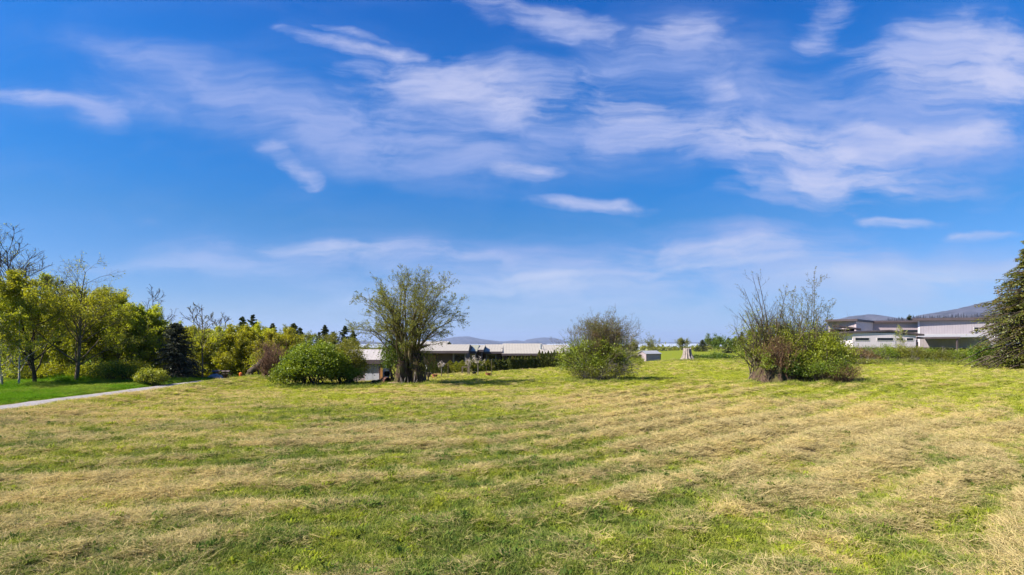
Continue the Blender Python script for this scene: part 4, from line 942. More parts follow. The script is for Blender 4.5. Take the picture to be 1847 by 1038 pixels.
# left wing of the house
h1 = thing('house', 'low dark walled house wing with pale metal roof behind the stump tree', 'house', (gx(800, 72), 72, -2.6))
def loc(o, px, d): return gx(px, d)-o.location.x
gable(h1, loc(h1, 760, 72), loc(h1, 841, 72), 0, 8.0, 14, -.6, 4.55, 5.25, M['house_wall'], M['roof_metal'], .9, .35, slant=.5)
PB().box(loc(h1, 817, 72), loc(h1, 840, 72), -.25, -.004, -.5, 4.2).build('bay_wall', M['house_grey'], h1)
window(h1, loc(h1, 820, 71.7), loc(h1, 837, 71.7), zz(652, 71.7)+2.6, zz(640, 71.7)+2.6, -.26, M['fascia'])
PB().box(loc(h1, 772, 72), loc(h1, 786, 72), -.12, -.004, .2, 3.9).build('panel', M['house_wood'], h1)
window(h1, loc(h1, 762, 72), loc(h1, 769, 72), 1.2, 2.6, -.01, M['white_paint'])
# main house
h2 = thing('house', 'long dark walled house with wide pale metal roofs behind the columnar cedar row', 'house', (gx(940, 85), 85, -2.7))
gable(h2, loc(h2, 873, 85.3), loc(h2, 904, 85.3), .3, 8, 15, -.6, zz(634, 84.5)+2.75, zz(621.5, 93)+2.7, M['house_wall'], M['roof_metal'], .8, .2, slant=.0)
gable(h2, loc(h2, 907, 85), loc(h2, 981, 85), 0, 8.6, 16, -.6, zz(637, 84.2)+2.75, zz(620, 93.6)+2.7, M['house_wall'], M['roof_metal'], .9, .15)
gable(h2, loc(h2, 983.5, 85.6), loc(h2, 1030, 85.6), .6, 8.2, 15, -.6, zz(636.5, 84.9)+2.75, zz(622, 93.2)+2.7, M['house_wall'], M['roof_metal'], .8, .1)
gable(h2, loc(h2, 843, 80), loc(h2, 858, 80), -5.5, 0, 5, -.6, zz(633.5, 79)+2.75, zz(622.5, 85)+2.7, M['house_grey'], M['roof_olive'], .6, .25)
gable(h2, loc(h2, 859.5, 81), loc(h2, 868.5, 81), -4, 1.5, 6, -.6, zz(631, 80.5)+2.75, zz(622.5, 86.5)+2.7, M['house_wall'], M['roof_metal'], .6, .3)
PB().box(loc(h2, 844, 79.5), loc(h2, 856, 79.5), -5.62, -5.504, .6, zz(639, 79.4)+2.7).build('garage_door', M['house_tan'], h2)
window(h2, loc(h2, 879, 85.2), loc(h2, 893, 85.2), zz(648, 85)+2.7, zz(641, 85)+2.7, .29, M['house_grey'], .2)
window(h2, loc(h2, 915, 85), loc(h2, 935, 85), zz(650, 85)+2.7, zz(642, 85)+2.7, -.01, M['fascia'], .1)
PB().tube((loc(h2, 905.5, 88), 3, zz(634, 88)+2.7), (loc(h2, 905.5, 88), 3, zz(628, 88)+2.7), .09).build('vent_pipe', M['fascia'], h2)
PB().tube((loc(h2, 975.5, 88), 3, zz(634, 88)+2.7), (loc(h2, 975.5, 88), 3, zz(621, 88)+2.7), .16).build('vent_pipe', M['grey_metal'], h2)
# a far roof left of the row, seen through the tree
h3 = thing('house', 'far pale roof glimpsed through the stump tree crown above the nearer house wing', 'house', (gx(772, 100), 100, -3))
gable(h3, -3, 3, 0, 4, 8, -.5, zz(621, 100)+3, zz(616, 104)+3, M['house_wall'], M['roof_metal'], .5, .3)

# white shed by the stump tree
s1 = thing('white_shed', 'small shed with white double door and pale metal roof beside the stump tree', 'shed', (gx(662, 42), 42, 0))
XL, XR = loc(s1, 628, 42), loc(s1, 686, 42)
gable(s1, XL, XR, 0, 1.6, 3.0, -.3, 1.78, 2.42, M['shed_wall'], M['roof_shed'], .25, .40, .07)
dl = PB().box(loc(s1, 659, 42), loc(s1, 671.4, 42), -.05, -.004, .03, 1.62).build('door', M['white_panel'], s1)
dr = PB().box(loc(s1, 671.8, 42), loc(s1, 684, 42), -.05, -.004, .03, 1.62).build('door', M['white_panel'], s1)
PB().box(loc(s1, 670.4, 42), loc(s1, 671, 42), -.09, -.052, .7, .95).build('handle', M['grey_metal'], dl)
PB().box(XR+.05, XR+.21, -.20, -.06, -.2, 1.66).build('corner_post', M['post_wood'], s1)
# grey shed at the crest
s2 = thing('grey_shed', 'small purple grey garden shed with shallow gable roof on the far side of the field', 'shed', (gx(1166, 108), 108, gz(gx(1166, 108), 108)), R(-14))
w_, l_, hh, rg = 2.5, 3.5, 1.85, 2.35     # gable end faces left-front
p = PB(); o = [(-w_, 0), (0, 0), (0, hh-.05), (-w_/2, rg-.05), (-w_, hh-.05)]
s2.rotation_euler = (0, 0, R(28))
# long side along +x (front), gable end on the left
p.prism([(0, -a, b_) for a, b_ in o], [(l_, -a, b_) for a, b_ in o]); p.build('wall', M['shed_wall'], s2)
p = PB()
for (ya, za, yb_, zb_) in ((-.2, hh-.08, w_/2, rg), (w_+.2, hh-.08, w_/2+.001, rg)):
    A = [(-.2, ya, za), (l_+.2, ya, za), (l_+.2, yb_, zb_), (-.2, yb_, zb_)]
    p.prism(A, [(a, b_, c+.07) for a, b_, c in A])
p.build('roof', M['roof_grey'], s2)
PB().box(-.045, -.004, w_*.55, w_*.85, hh-.62, hh-.22).build('window', M['glass'], s2)
PB().box(-.05, .06, -.05, .06, 0, hh-.1).build('corner_trim', M['fascia'], s2)
PB().box(l_-.06, l_+.05, -.05, .06, 0, hh-.1).build('corner_trim', M['fascia'], s2)
p = PB(); p.box(.9, 3.3, -.10, -.05, .42, .50)
for k_ in range(14): p.box(.9+.18*k_, .95+.18*k_, -.10, -.05, .12, .42)
p.build('lattice', M['wood_grey'], s2)

# long grey building
B = thing('long_building', 'long modern grey sided building with flat dark edged roofs behind the hedge bank', 'building', (gx(1600, 105), 105, 0))
bx0 = B.location.x
def BX(px, d): return gx(px, d)-bx0
def BP(px, d): return (gx(px, d)-bx0, d-105)
def slab(name, plan, z0, z1, m):
    """plan [(px, depth)], z0/z1 numbers or lists"""
    n = len(plan); a = z0 if isinstance(z0, (list, tuple)) else [z0]*n; c = z1 if isinstance(z1, (list, tuple)) else [z1]*n
    pts = [BP(*q) for q in plan]
    return PB().prism([(x_, y_, q) for (x_, y_), q in zip(pts, a)], [(x_, y_, q) for (x_, y_), q in zip(pts, c)]).build(name, m, B)
def wallrun(name, p0, p1, z0, z1, m, th=.3):
    (xa, ya), (xb, yb_) = BP(*p0), BP(*p1)
    n_ = Vector((-(yb_-ya), xb-xa, 0)).normalized()*th
    a = [(xa, ya, z0), (xb, yb_, z0), (xb+n_.x, yb_+n_.y, z0), (xa+n_.x, ya+n_.y, z0)]
    return PB().prism(a, [(q[0], q[1], z1) for q in a]).build(name, m, B)
# lower wing
z_b, z_t = zz(627.5, 105), zz(599.2, 105)
wall = PB().box(BX(1538, 105), BX(1615, 105), 0, 12, z_b, z_t-.15).build('wall', M['siding'], B)
PB().box(BX(1615, 105)+.004, BX(1652.5, 105), .06, 11.9, z_b-.05, z_t-.5).build('wall', M['siding_h'], B)
PB().box(BX(1538, 105)+.05, BX(1652, 105)-.05, .12, 11.5, -.5, z_b-.054).build('plinth', M['plinth'], B)
for (a, c) in ((1542.5, 1567.5), (1582, 1611)): window(B, BX(a, 105), BX(c, 105), zz(614.6, 105), zz(609.8, 105), -.003, M['trim'], .06)
for (a, c) in ((1617, 1629.5), (1635.5, 1647.5)): window(B, BX(a, 105), BX(c, 105), zz(614.6, 105), zz(610.3, 105), .057, M['trim'], .06)
o = [(1527.5, 598.8), (1606, 595.2), (1668, 603)]
top = [(BX(a, 104.7), zz(b_, 104.7)) for a, b_ in o]; bot = [(BX(a, 104.7), zz(b_+3.0, 104.7)) for a, b_ in o]
ring = top+bot[::-1]
PB().prism([(a, -.22, c) for a, c in ring], [(a, 13, c) for a, c in ring]).build('roof', M['fascia'], B)
# dark link between wings with tall panes
wallrun('wall', (1498, 112), (1541, 112), -.4, zz(594, 112), M['house_wall'])
for a, c in ((1519, 1524), (1526, 1529.5), (1531.5, 1537)): window(B, BX(a, 112), BX(c, 112), zz(612, 112), zz(601, 112), 6.99, M['siding_shade'], .05)
slab('roof', [(1500, 109), (1553, 109), (1553, 116), (1500, 116)], [zz(588, 109), zz(595.2, 109), zz(595.2, 109), zz(588, 109)], [zz(585.4, 109), zz(592.6, 109), zz(592.6, 109), zz(585.4, 109)], M['fascia'])
# upper storey: walls run back to a notch and forward again under one flat roof
ZR = 7.35
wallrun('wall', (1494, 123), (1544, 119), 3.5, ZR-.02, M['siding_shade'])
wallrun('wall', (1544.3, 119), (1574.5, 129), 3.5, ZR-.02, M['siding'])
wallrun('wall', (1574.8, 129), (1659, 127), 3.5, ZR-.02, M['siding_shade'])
slab('roof', [(1488, 121.6), (1546.5, 118.4), (1575.5, 128.4), (1657, 126.4), (1700, 128), (1640, 150), (1500, 150)], ZR, ZR+.42, M['fascia'])
# clerestory strip window on the forward running wall
(xa, ya), (xb, yb_) = BP(1626, 127.7), BP(1658, 127.0)
PB().prism([(xa, ya-.06, zz(598.5, 124)), (xb, yb_-.06, zz(598, 121)), (xb, yb_-.01, zz(598, 121)), (xa, ya-.01, zz(598.5, 124))],
           [(xa, ya-.06, zz(595, 124)), (xb, yb_-.06, zz(594.2, 121)), (xb, yb_-.01, zz(594.2, 121)), (xa, ya-.01, zz(595, 124))]).build('window', M['glass'], B)
# tall block on the right
ZB = 7.15
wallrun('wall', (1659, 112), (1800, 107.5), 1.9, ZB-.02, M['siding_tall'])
wallrun('wall', (1658.8, 124), (1658.8, 112.05), 1.9, ZB-.02, M['siding'], -.3)
slab('roof', [(1646, 111.75), (1806, 107.0), (1860, 120), (1700, 135)], ZB, ZB+.5, M['fascia'])
window(B, BX(1756, 108.7), BX(1764, 108.7), zz(598, 108.7), zz(591, 108.7), 3.6, M['trim'], .06)
# lower lean-to roof in pale metal with brown porch post
zf, zk = zz(608.4, 105), zz(602.6, 110)
PB().prism([(BX(1653, 106.5), 1.5, zf-.10), (BX(1775, 103.5), -1.5, zf+.0), (BX(1775, 108.2), 3.2, zk-.1), (BX(1660, 112.5), 7, zk-.10)],
           [(BX(1653, 106.5), 1.5, zf), (BX(1775, 103.5), -1.5, zf+.1), (BX(1775, 108.2), 3.2, zk), (BX(1660, 112.5), 7, zk)]).build('porch_roof', M['roof_grey'], B)
PB().prism([(BX(1652.8, 106.4), 1.4, zf-.34), (BX(1732, 104.3), -.7, zf-.24), (BX(1732, 104.3), -.6, zf-.24), (BX(1652.8, 106.5), 1.5, zf-.34)],
           [(BX(1652.8, 106.4), 1.4, zf-.02), (BX(1732, 104.3), -.7, zf+.07), (BX(1732, 104.3), -.6, zf+.07), (BX(1652.8, 106.5), 1.5, zf-.02)]).build('porch_fascia', M['fascia'], B)
PB().box(BX(1726.2, 104.6), BX(1728.4, 104.6), -.4, -.15, -.4, zf-.1).build('porch_post', M['fascia'], B)
wallrun('plinth', (1653, 111.6), (1790, 107.4), -.5, 1.86, M['plinth'], .4)
window(B, BX(1650.5, 111), BX(1655, 111), zz(627, 110), zz(618, 110), 5.9, M['fascia'], .05)

# white fence behind the little cedars
d = 60; f = thing('white_fence', 'low pinkish white board fence between the stump tree and the cedar row', 'fence', (gx(800, d), d, gz(gx(800, d), d)))
for k_ in range(6):
    x0 = gx(770+k_*11, d)-f.location.x; x1 = gx(770+k_*11+10.2, d)-f.location.x
    PB().box(x0, x1, -.02, .02, 0, 1.25).build('panel', M['white_fence'], f)
    PB().box(x1+.003, gx(770+(k_+1)*11, d)-f.location.x-.003, -.05, .05, -.1, 1.33).build('post', M['white_paint'], f)

# ------------------------------------------------------------------ small things in the orchard corner
def blossom(seed, label, px, d, h, sp):
    rng = np.random.default_rng(seed); x = gx(px, d)
    t = thing('blossom_tree', label, 'fruit tree', (x, d, gz(x, d)-.03))
    out = grow(rng, np.zeros((1, 3)), np.array([[0, 0, 1.]]), np.array([h*.6]), np.array([.045]), [dict(seg=5, wander=.06, up=.05, kids=7, t0=.5, ratio=.8, ang=.7, rr=.55, taper=.4),
        dict(seg=5, wander=.1, up=.08, kids=6, t0=.25, ratio=.5, ang=.6, rr=.5, taper=.3), dict(seg=3, wander=.1, up=.05, taper=.5)])
    wood(out, 'trunk', M['twig_grey'], t)
    C = np.concatenate([along(rng, out, 2, 5, .05), along(rng, out, 1, 5, .06, .4)])
    np_obj('crown', *leaf_quads(rng, C, .055, .8), M['blossom'], t, var=vv(rng, len(C)))
blossom(401, 'small white blossom tree with thin fork left of its twin', 847, 52, 1.9, .8)
blossom(402, 'larger white blossom tree leaning right beside the cedar row', 862, 50.5, 2.15, .9)
blossom(403, 'tiny pinkish budding fruit tree in front of the white fence', 796, 50.5, 1.5, .6)
d = 52; x = gx(839, d)
fr = thing('wooden_frame', 'low square timber frame of four posts and rails beside the blossom trees', 'frame', (x, d, gz(x, d)))
for (a, b_) in ((-.26, -.25), (.26, -.25), (-.26, .35), (.26, .35)): PB().box(a-.035, a+.035, b_-.035, b_+.035, -.05, .62).build('post', M['wood_grey'], fr)
PB().box(-.30, .30, -.29, -.21, .622, .68).build('rail', M['wood_grey'], fr); PB().box(-.30, .30, .31, .39, .622, .68).build('rail', M['wood_grey'], fr)
def stake(px, pyt, d, label, r=.02):
    x = gx(px, d); h = zz(pyt, d)-gz(x, d)
    o = PB().tube((0, 0, -.1), (.01, 0, h), r, r*.8, 6).build('garden_stake', M['wood_grey']); o.location = (x, d, gz(x, d))
    tag(o, label, 'stake')
stake(808, 655, 46.5, 'thin tall dark stake standing in grass left of the timber frame')
stake(886.5, 648, 50.5, 'tallest thin dark stake right of the blossom trees')
stake(877, 662, 50.8, 'short thin stake beside the brown wooden tub')
stake(796, 670, 47.5, 'thick short wooden post below the tiny budding tree', .045)
def pot(px, d, r, h, m, label, z0=0, name='flower_pot'):
    x = gx(px, d); t = thing(name, label, 'pot', (x, d, gz(x, d)+z0))
    PB().lathe((0, 0, 0), [(r*.72, 0), (r*.95, h*.85), (r*1.06, h*.86), (r*1.06, h), (r*.9, h), (r*.88, h*.86)], 16).build('body', m, t)
    PB().lathe((0, 0, 0), [(r*.86, h*.80), (r*.3, h*.9)], 12).build('soil', M['mulch'], t)
    return t
pot(784, 46.8, .24, .32, M['terracotta'], 'terracotta pot on the grass just right of the stump tree')
pot(773, 47.2, .22, .38, M['wood_grey'], 'grey brown pot partly behind the right foot of the stump tree')
pot(880.5, 50.3, .26, .25, M['terracotta'], 'brown wooden tub right of the larger blossom tree')
x = gx(855.5, 49.6); t = thing('hanging_pot', 'black pot held on a short stand between the two blossom trees', 'pot', (x, 49.6, gz(x, 49.6)))
PB().lathe((0, 0, .2), [(.12, 0), (.19, .18), (.17, .18), (.1, .04)], 14).build('bowl', M['black_plastic'], t)
for a in (-.17, .17): PB().tube((a, 0, -.05), (a, 0, .38), .013, .013, 5).build('leg', M['black_plastic'], t)

# things beside the white shed and the stump
def tyre(px, d, rz, tilt, label, r=.19):
    x = gx(px, d); p = PB(); n = 24; m_ = 10; i0 = 0
    for a in range(n):
        th = 2*math.pi*a/n
        for b_ in range(m_):
            ph = 2*math.pi*b_/m_; rr = r+.085*math.cos(ph)*(1 if math.cos(ph) > 0 else .9)
            p.v.append((rr*math.cos(th), .075*math.sin(ph), rr*math.sin(th)))
    for a in range(n):
        for b_ in range(m_): p.f.append((a*m_+b_, a*m_+(b_+1) % m_, ((a+1) % n)*m_+(b_+1) % m_, ((a+1) % n)*m_+b_))
    o = p.build('old_tyre', M['rubber']); o.location = (x, d, gz(x, d)+r*.98*math.cos(tilt)+.02); o.rotation_euler = (tilt, 0, rz)
    for q in o.data.polygons: q.use_smooth = True
    tag(o, label, 'tyre')
tyre(675.5, 39.6, .3, 1.0, 'black old tyre leaning at the left end of the heap before the shed')
tyre(686, 39.9, -.5, .9, 'second black old tyre nearest the orange brown post')
x = gx(696, 39.2); rn = thing('rusty_drum', 'rusty brown drum lying on its side in the heap between shed and stump tree', 'drum', (x, 39.2, gz(x, 39.2)+.24), R(35))
PB().lathe((0, 0, -.35), [(.26, 0), (.26, .22), (.275, .24), (.26, .26), (.26, .46), (.275, .48), (.26, .5), (.26, .7), (.23, .7), (.22, .05)], 22).build('shell', M['rust'], rn).rotation_euler = (R(90), 0, 0)
def heap(px, d, rx, ry, h, m, label, cat, name, seed, n=26):
    rng = np.random.default_rng(seed); x = gx(px, d); a = np.linspace(0, 2*math.pi, 40, endpoint=False); rows = []
    for j in range(12):
        t_ = j/11; r_ = np.cos(t_*math.pi/2)**.8; nz = .7+.6*fbm(np.cos(a)*2+t_*2, np.sin(a)*2+t_, seed, 4)
        rows.append(np.stack([np.cos(a)*rx*r_*nz, np.sin(a)*ry*r_*nz, np.full(40, h*np.sin(t_*math.pi/2))*(.75+.5*fbm(np.cos(a)*1.5*r_, np.sin(a)*1.5*r_, seed+2, 3))-.06], 1))
    V = np.stack(rows, 0).reshape(-1, 3); idx = np.arange(480).reshape(12, 40); i2 = np.roll(idx, -1, 1)
    Q = np.stack([idx[:-1], i2[:-1], i2[1:], idx[1:]], -1).reshape(-1, 4)
    o = np_obj(name, V, Q, m, smooth=True); o.location = (x, d, gz(x, d)); return tag(o, label, cat)
heap(708, 38.8, .6, .45, .32, M['hay_pile'], 'pile of dry brown grass at the left foot of the stump tree', 'grass pile', 'dry_grass_pile', 3)
heap(682, 38.7, .5, .35, .18, M['hay_pile'], 'low mat of dead grass in front of the old tyres', 'grass pile', 'dry_grass_pile', 4)
x = gx(697, 43.5); t = thing('black_tub', 'black open tub with a silver grey side standing right of the shed post', 'tub', (x, 43.5, gz(x, 43.5)+.02))
PB().lathe((0, 0, .28), [(.22, 0), (.30, .34), (.32, .36), (.28, .36), (.2, .05)], 18).build('body', M['black_plastic'], t)
PB().box(.29, .34, -.18, .18, .30, .58).build('side_plate', M['grey_metal'], t)
for a, b_ in ((-.18, -.18), (.18, -.18), (.18, .18), (-.18, .18)): PB().tube((a, b_, -.05), (a*.9, b_*.9, .29), .02, .02, 6).build('leg', M['black_plastic'], t)

# ------------------------------------------------------------------ garden at the end of the driveway
d = 58; x = gx(428, d)
bed = PB(); nb_ = 14
o = heap(425, 60, 4.6, 1.6, .75, M['mulch'], 'long brown mulch bank behind the garden flowers', 'garden bed', 'mulch_bed', 8)
heap(388, 51.5, .75, .5, .55, M['stone'], 'grey rounded boulder at the left end of the garden', 'boulder', 'boulder', 9)
heap(402, 52, .7, .35, .28, M['stone'], 'flat pale stone right of the rounded boulder', 'boulder', 'boulder', 10)
heap(413, 52, .6, .35, .22, M['stone'], 'second flat pale stone nearer the orange garden figure', 'boulder', 'boulder', 11)
def garden_lamp(px, pyt, d, label):
    x = gx(px, d); z0 = gz(x, d); h = zz(pyt, d)-z0; t = thing('bird_feeder', label, 'bird feeder', (x, d, z0))
    PB().box(-.04, .04, -.04, .04, -.1, h-.32).build('post', M['wood_grey'], t)
    PB().box(-.2, .2, -.14, .14, h-.32, h-.28).build('tray', M['wood_grey'], t)
    PB().box(-.1, .1, -.08, .08, h-.279, h-.12).build('box', M['house_wood'], t)
    PB().prism([(-.26, -.18, h-.12), (-.26, .18, h-.12), (-.26, 0, h)], [(.26, -.18, h-.12), (.26, .18, h-.12), (.26, 0, h)]).build('roof', M['fascia'], t)
garden_lamp(388, 668.5, 52.5, 'leftmost dark bird feeder on a post behind the rounded boulder')
garden_lamp(393.5, 667.5, 54, 'dark bird feeder on a post just right of the leftmost one')
garden_lamp(405, 668.5, 57, 'third smaller bird feeder over the mulch bank')
garden_lamp(410, 668.5, 57, 'rightmost small bird feeder over the mulch bank')
x = gx(434, 52); t = thing('garden_post', 'orange topped white garden post at the end of the white beam', 'garden post', (x, 52, gz(x, 52)))
PB().lathe((0, 0, 0), [(.07, 0), (.07, .32), (.1, .34)], 12).build('base', M['white_paint'], t)
PB().lathe((0, 0, .345), [(.11, 0), (.14, .08), (.13, .38), (.05, .44)], 14).build('cap', M['orange'], t)
o = PB().box(-.68, .68, -.08, .08, 0, .13).build('white_beam', M['white_paint'], bevel=.01); x = gx(431, 51.5); o.location = (x, 51.5, gz(x, 51.5)+.12); tag(o, 'low white beam on the ground before the orange topped post', 'beam')
for i, (px, c, lab) in enumerate([(398, 'twig_red', 'purple brown heather patch right of the bird feeders'), (409, 'lf_brown', 'pinkish flower clump in the middle of the garden'), (420, 'lf_yellow', 'yellow green flower clump left of the orange topped post'), (442, 'lf_yellow', 'yellow flower clump right of the orange topped post')]):
    shrub(420+i, lab, gx(px, 53.5), 53.5, .7, .4, .55, M['lf_brown' if c == 'twig_red' else c], M['twig_red'], 'flower_clump', .07, 40, 18, .1, 30, cat='flowers')
# hut with low roof
d = 62; x = gx(452, d); z0 = gz(x, d); t = thing('garden_hut', 'dark low garden hut with weathered shingle roof behind the garden bed', 'hut', (x, d, z0), R(18))
PB().box(-1.3, 1.3, 0, 2.2, 0, zz(664, d)-z0).build('wall', M['house_wall'], t)
zt = zz(655.5, d)-z0; ze = zz(665, d)-z0
p = PB(); A = [(-1.7, -.35, ze-.05), (0, -.35, zt), (1.7, -.35, ze-.05), (1.7, -.35, ze-.17), (0, -.35, zt-.12), (-1.7, -.35, ze-.17)]
p.prism(A, [(a, 2.5, c) for a, b_, c in A]); p.build('roof', M['wood_grey'], t)
PB().box(-.8, .8, -.03, -.004, .4, 1.0).build('window', M['glass'], t)
# fallen dark root mass left of the bare shrub
rng = np.random.default_rng(91); d = 46; x = gx(464, d)
t = thing('fallen_trunk', 'dark fallen trunk slanting up under the bare reddish shrub', 'tree trunk', (x, d, gz(x, d)))
pts = np.array([[[-.85, 0, 0], [-.55, 0, .45], [-.1, .05, .85], [.35, .1, 1.25], [.75, .15, 1.75], [1.0, .15, 2.1]]], float)
pf = np.stack([np.interp(np.linspace(0, 5, 34), np.arange(6), pts[0, :, k]) for k in range(3)], 1)[None]
pf = pf+np.cumsum(rng.normal(0, .012, pf.shape), 1)
V_, Q_ = tubes(pf, np.interp(np.linspace(0, 5, 34), np.arange(6), [.14, .24, .26, .20, .13, .05])[None], 16)
V_ = V_+(fbm(V_[:, 0]*9+V_[:, 2]*7, V_[:, 1]*9+V_[:, 2]*5, 7, 3)[:, None]-.5)*.30*unit(V_-np.repeat(pf[0], 16, 0))
np_obj('trunk', V_, Q_, M['bark_dark'], t)
for k_ in range(6):
    s_ = rng.uniform(.1, .7); q = pts[0, int(s_*5)]; e = q+np.array([rng.uniform(-.2, .6), rng.uniform(-.5, .1), -q[2]+rng.uniform(0, .2)])
    np_obj('root', *tubes(np.array([[q, (q+e)/2+rng.normal(0, .07, 3), e]]), np.array([[.09, .06, .03]]), 7), M['bark_dark'], t, smooth=True)

# ------------------------------------------------------------------ grass and mown hay (stuff)
def blades(rng, n, rad, h0, h1, wdt, lean, name, segs=2, arc=.6):
    """n bent blades in one clump"""
    a = rng.uniform(0, 2*math.pi, n); r = rad*np.sqrt(rng.uniform(0, 1, n)); P = np.stack([r*np.cos(a), r*np.sin(a), np.zeros(n)-.01], 1)
    az = rng.uniform(0, 2*math.pi, n); el = np.clip(rng.normal(lean, .25, n), .03, 1.5)
    L = rng.uniform(h0, h1, n); D = np.stack([np.cos(az)*np.cos(el), np.sin(az)*np.cos(el), np.sin(el)], 1)
    rows = [P]; d = D; p = P
    for k in range(segs):
        p = p+d*(L/segs)[:, None]; rows.append(p); d = unit(d+np.stack([rng.normal(0, .3, n), rng.normal(0, .3, n), -arc*np.ones(n)], 1))
        p[:, 2] = np.maximum(p[:, 2], .004)
    side = unit(np.cross(D, rng.normal(0, 1, (n, 3))*np.array([.4, .4, 1]))); V = []
    for k, q in enumerate(rows):
        w_ = wdt*(1-.75*(k/segs)**1.5)/2; V += [q-side*w_, q+side*w_]
    V = np.stack(V, 1); m = V.shape[1]; idx = np.arange(n*m).reshape(n, m); Q = []
    for k in range(segs): Q.append(np.stack([idx[:, 2*k], idx[:, 2*k+1], idx[:, 2*k+3], idx[:, 2*k+2]], 1))
    me = np_mesh(name, V.reshape(-1, 3), np.concatenate(Q), var=np.repeat(rng.uniform(0, 1, n), m)); me.materials.append(M['blade'])
    return me
def scatter(name, label, cat, meshes, P, rot, scl, attrs):
    """point cloud mesh whose points carry the clumps"""
    pc = bpy.data.collections.new(name+'_clumps')
    for i, me in enumerate(meshes): pc.objects.link(bpy.data.objects.new('%s_clump_%02d' % (name, i), me))
    me = bpy.data.meshes.new(name); n = len(P); me.vertices.add(n); me.vertices.foreach_set('co', P.astype(np.float32).ravel())
    for nm, tp, arr in [('rot', 'FLOAT_VECTOR', rot), ('scl', 'FLOAT_VECTOR', scl)]:
        a = me.attributes.new(nm, tp, 'POINT'); a.data.foreach_set('vector', arr.astype(np.float32).ravel())
    for nm, arr in attrs.items():
        a = me.attributes.new(nm, 'FLOAT', 'POINT'); a.data.foreach_set('value', arr.astype(np.float32))
    o = link(bpy.data.objects.new(name, me)); tag(o, label, cat, kind='stuff')
    ng = bpy.data.node_groups.new(name+'_nodes', 'GeometryNodeTree')
    ng.interface.new_socket('Geometry', in_out='INPUT', socket_type='NodeSocketGeometry'); ng.interface.new_socket('Geometry', in_out='OUTPUT', socket_type='NodeSocketGeometry')
    N = ng.nodes; Lk = ng.links; gi = N.new('NodeGroupInput'); go = N.new('NodeGroupOutput')
    m2p = N.new('GeometryNodeMeshToPoints'); ci = N.new('GeometryNodeCollectionInfo'); iop = N.new('GeometryNodeInstanceOnPoints')
    ci.inputs['Collection'].default_value = pc; ci.inputs['Separate Children'].default_value = True; ci.inputs['Reset Children'].default_value = True
    ra = N.new('GeometryNodeInputNamedAttribute'); ra.data_type = 'FLOAT_VECTOR'; ra.inputs['Name'].default_value = 'rot'
    sa = N.new('GeometryNodeInputNamedAttribute'); sa.data_type = 'FLOAT_VECTOR'; sa.inputs['Name'].default_value = 'scl'
    rv = N.new('FunctionNodeRandomValue'); rv.data_type = 'INT'; rv.inputs[4].default_value = 0; rv.inputs[5].default_value = len(meshes)-1
    Lk.new(gi.outputs[0], m2p.inputs['Mesh']); Lk.new(m2p.outputs[0], iop.inputs['Points']); Lk.new(ci.outputs[0], iop.inputs['Instance'])
    iop.inputs['Pick Instance'].default_value = True; Lk.new(rv.outputs[2], iop.inputs['Instance Index'])
    e2r = N.new('FunctionNodeEulerToRotation'); Lk.new(ra.outputs[0], e2r.inputs[0]); Lk.new(e2r.outputs[0], iop.inputs['Rotation'])
    Lk.new(sa.outputs[0], iop.inputs['Scale']); Lk.new(iop.outputs[0], go.inputs[0])
    md = o.modifiers.new('clumps', 'NODES'); md.node_group = ng
    return o
rng = np.random.default_rng(2024)
green_cl = [blades(rng, 70, .13, .03, .095, .0075, .85, 'green_clump', 2, .5) for _ in range(5)]
hay_cl = [blades(rng, 55, .15, .06, .20, .0065, .22, 'hay_clump', 3, .28) for _ in range(5)]
def rosette(name, n=16):
    a = rng.uniform(0, 6.283, n); el = rng.uniform(.15, .9, n); L = rng.uniform(.03, .075, n); c0 = np.stack([rng.normal(0, .05, n), rng.normal(0, .05, n), np.full(n, .01)], 1)
    D = np.stack([np.cos(a)*np.cos(el), np.sin(a)*np.cos(el), np.sin(el)], 1); S = np.stack([-np.sin(a), np.cos(a), 0*a], 1)*(L*.22)[:, None]
    V = np.stack([c0, c0+D*(L*.55)[:, None]+S, c0+D*L[:, None], c0+D*(L*.55)[:, None]-S], 1)
    me = np_mesh(name, V.reshape(-1, 3), np.arange(n*4).reshape(n, 4), var=np.repeat(rng.uniform(0, .35, n), 4)); me.materials.append(M['blade']); return me
weed_cl = [rosette('weed_clump_a', 34)]
tall_cl = [blades(rng, 60, .16, .10, .26, .009, 1.1, 'tall_clump', 3, .5) for _ in range(4)]
def wedge(n, d0, d1, margin=4.0, power=1.0):
    u = rng.uniform(0, 1, n); y = (d0**(2)+u*(d1**2-d0**2))**.5 if power == 1 else d0*(d1/d0)**u
    x = rng.uniform(-1, 1, n)*(y*.92+margin)
    return x, y
def tilt_rot(n, amt): return np.stack([rng.normal(0, amt, n), rng.normal(0, amt, n), rng.uniform(0, 6.28, n)], 1)
def tone_at(x, y):
    far = sstep(y, 11, 34)  # farther grass turns yellower: its backlit glow is put into the tone
    return np.clip(.16+.70*far+1.1*(fbm(x*.35, y*.35, 33, 3)-.5)+1.0*(fbm(x*2.2, y*2.2, 35, 2)-.5), 0, 1)
def lay(n, d0, d1, s0, s1, power):
    x, y = wedge(n, d0, d1, power=power)
    k_ = (road_dist(x, y) > 1.28+.5*vnoise(x*1.3, y*1.3, 19)) & (x > -23)
    crest = np.interp(x, CRX, CRD)+6; k_ &= y < crest
    x = x[k_]; y = y[k_]
    dry, rows, ra = dryness(x, y); tone = np.clip(tone_at(x, y)+rng.normal(0, .17, len(x)), 0, 1)
    dd = np.clip(dry+rng.normal(0, .32, len(x)), 0, 1)
    z = field_height(x, y); s = (s0+(s1-s0)*sstep(y, d0, d1))*rng.uniform(.75, 1.3, len(x))
    hayk = dd > .47
    return x, y, z, s, dd, tone, hayk
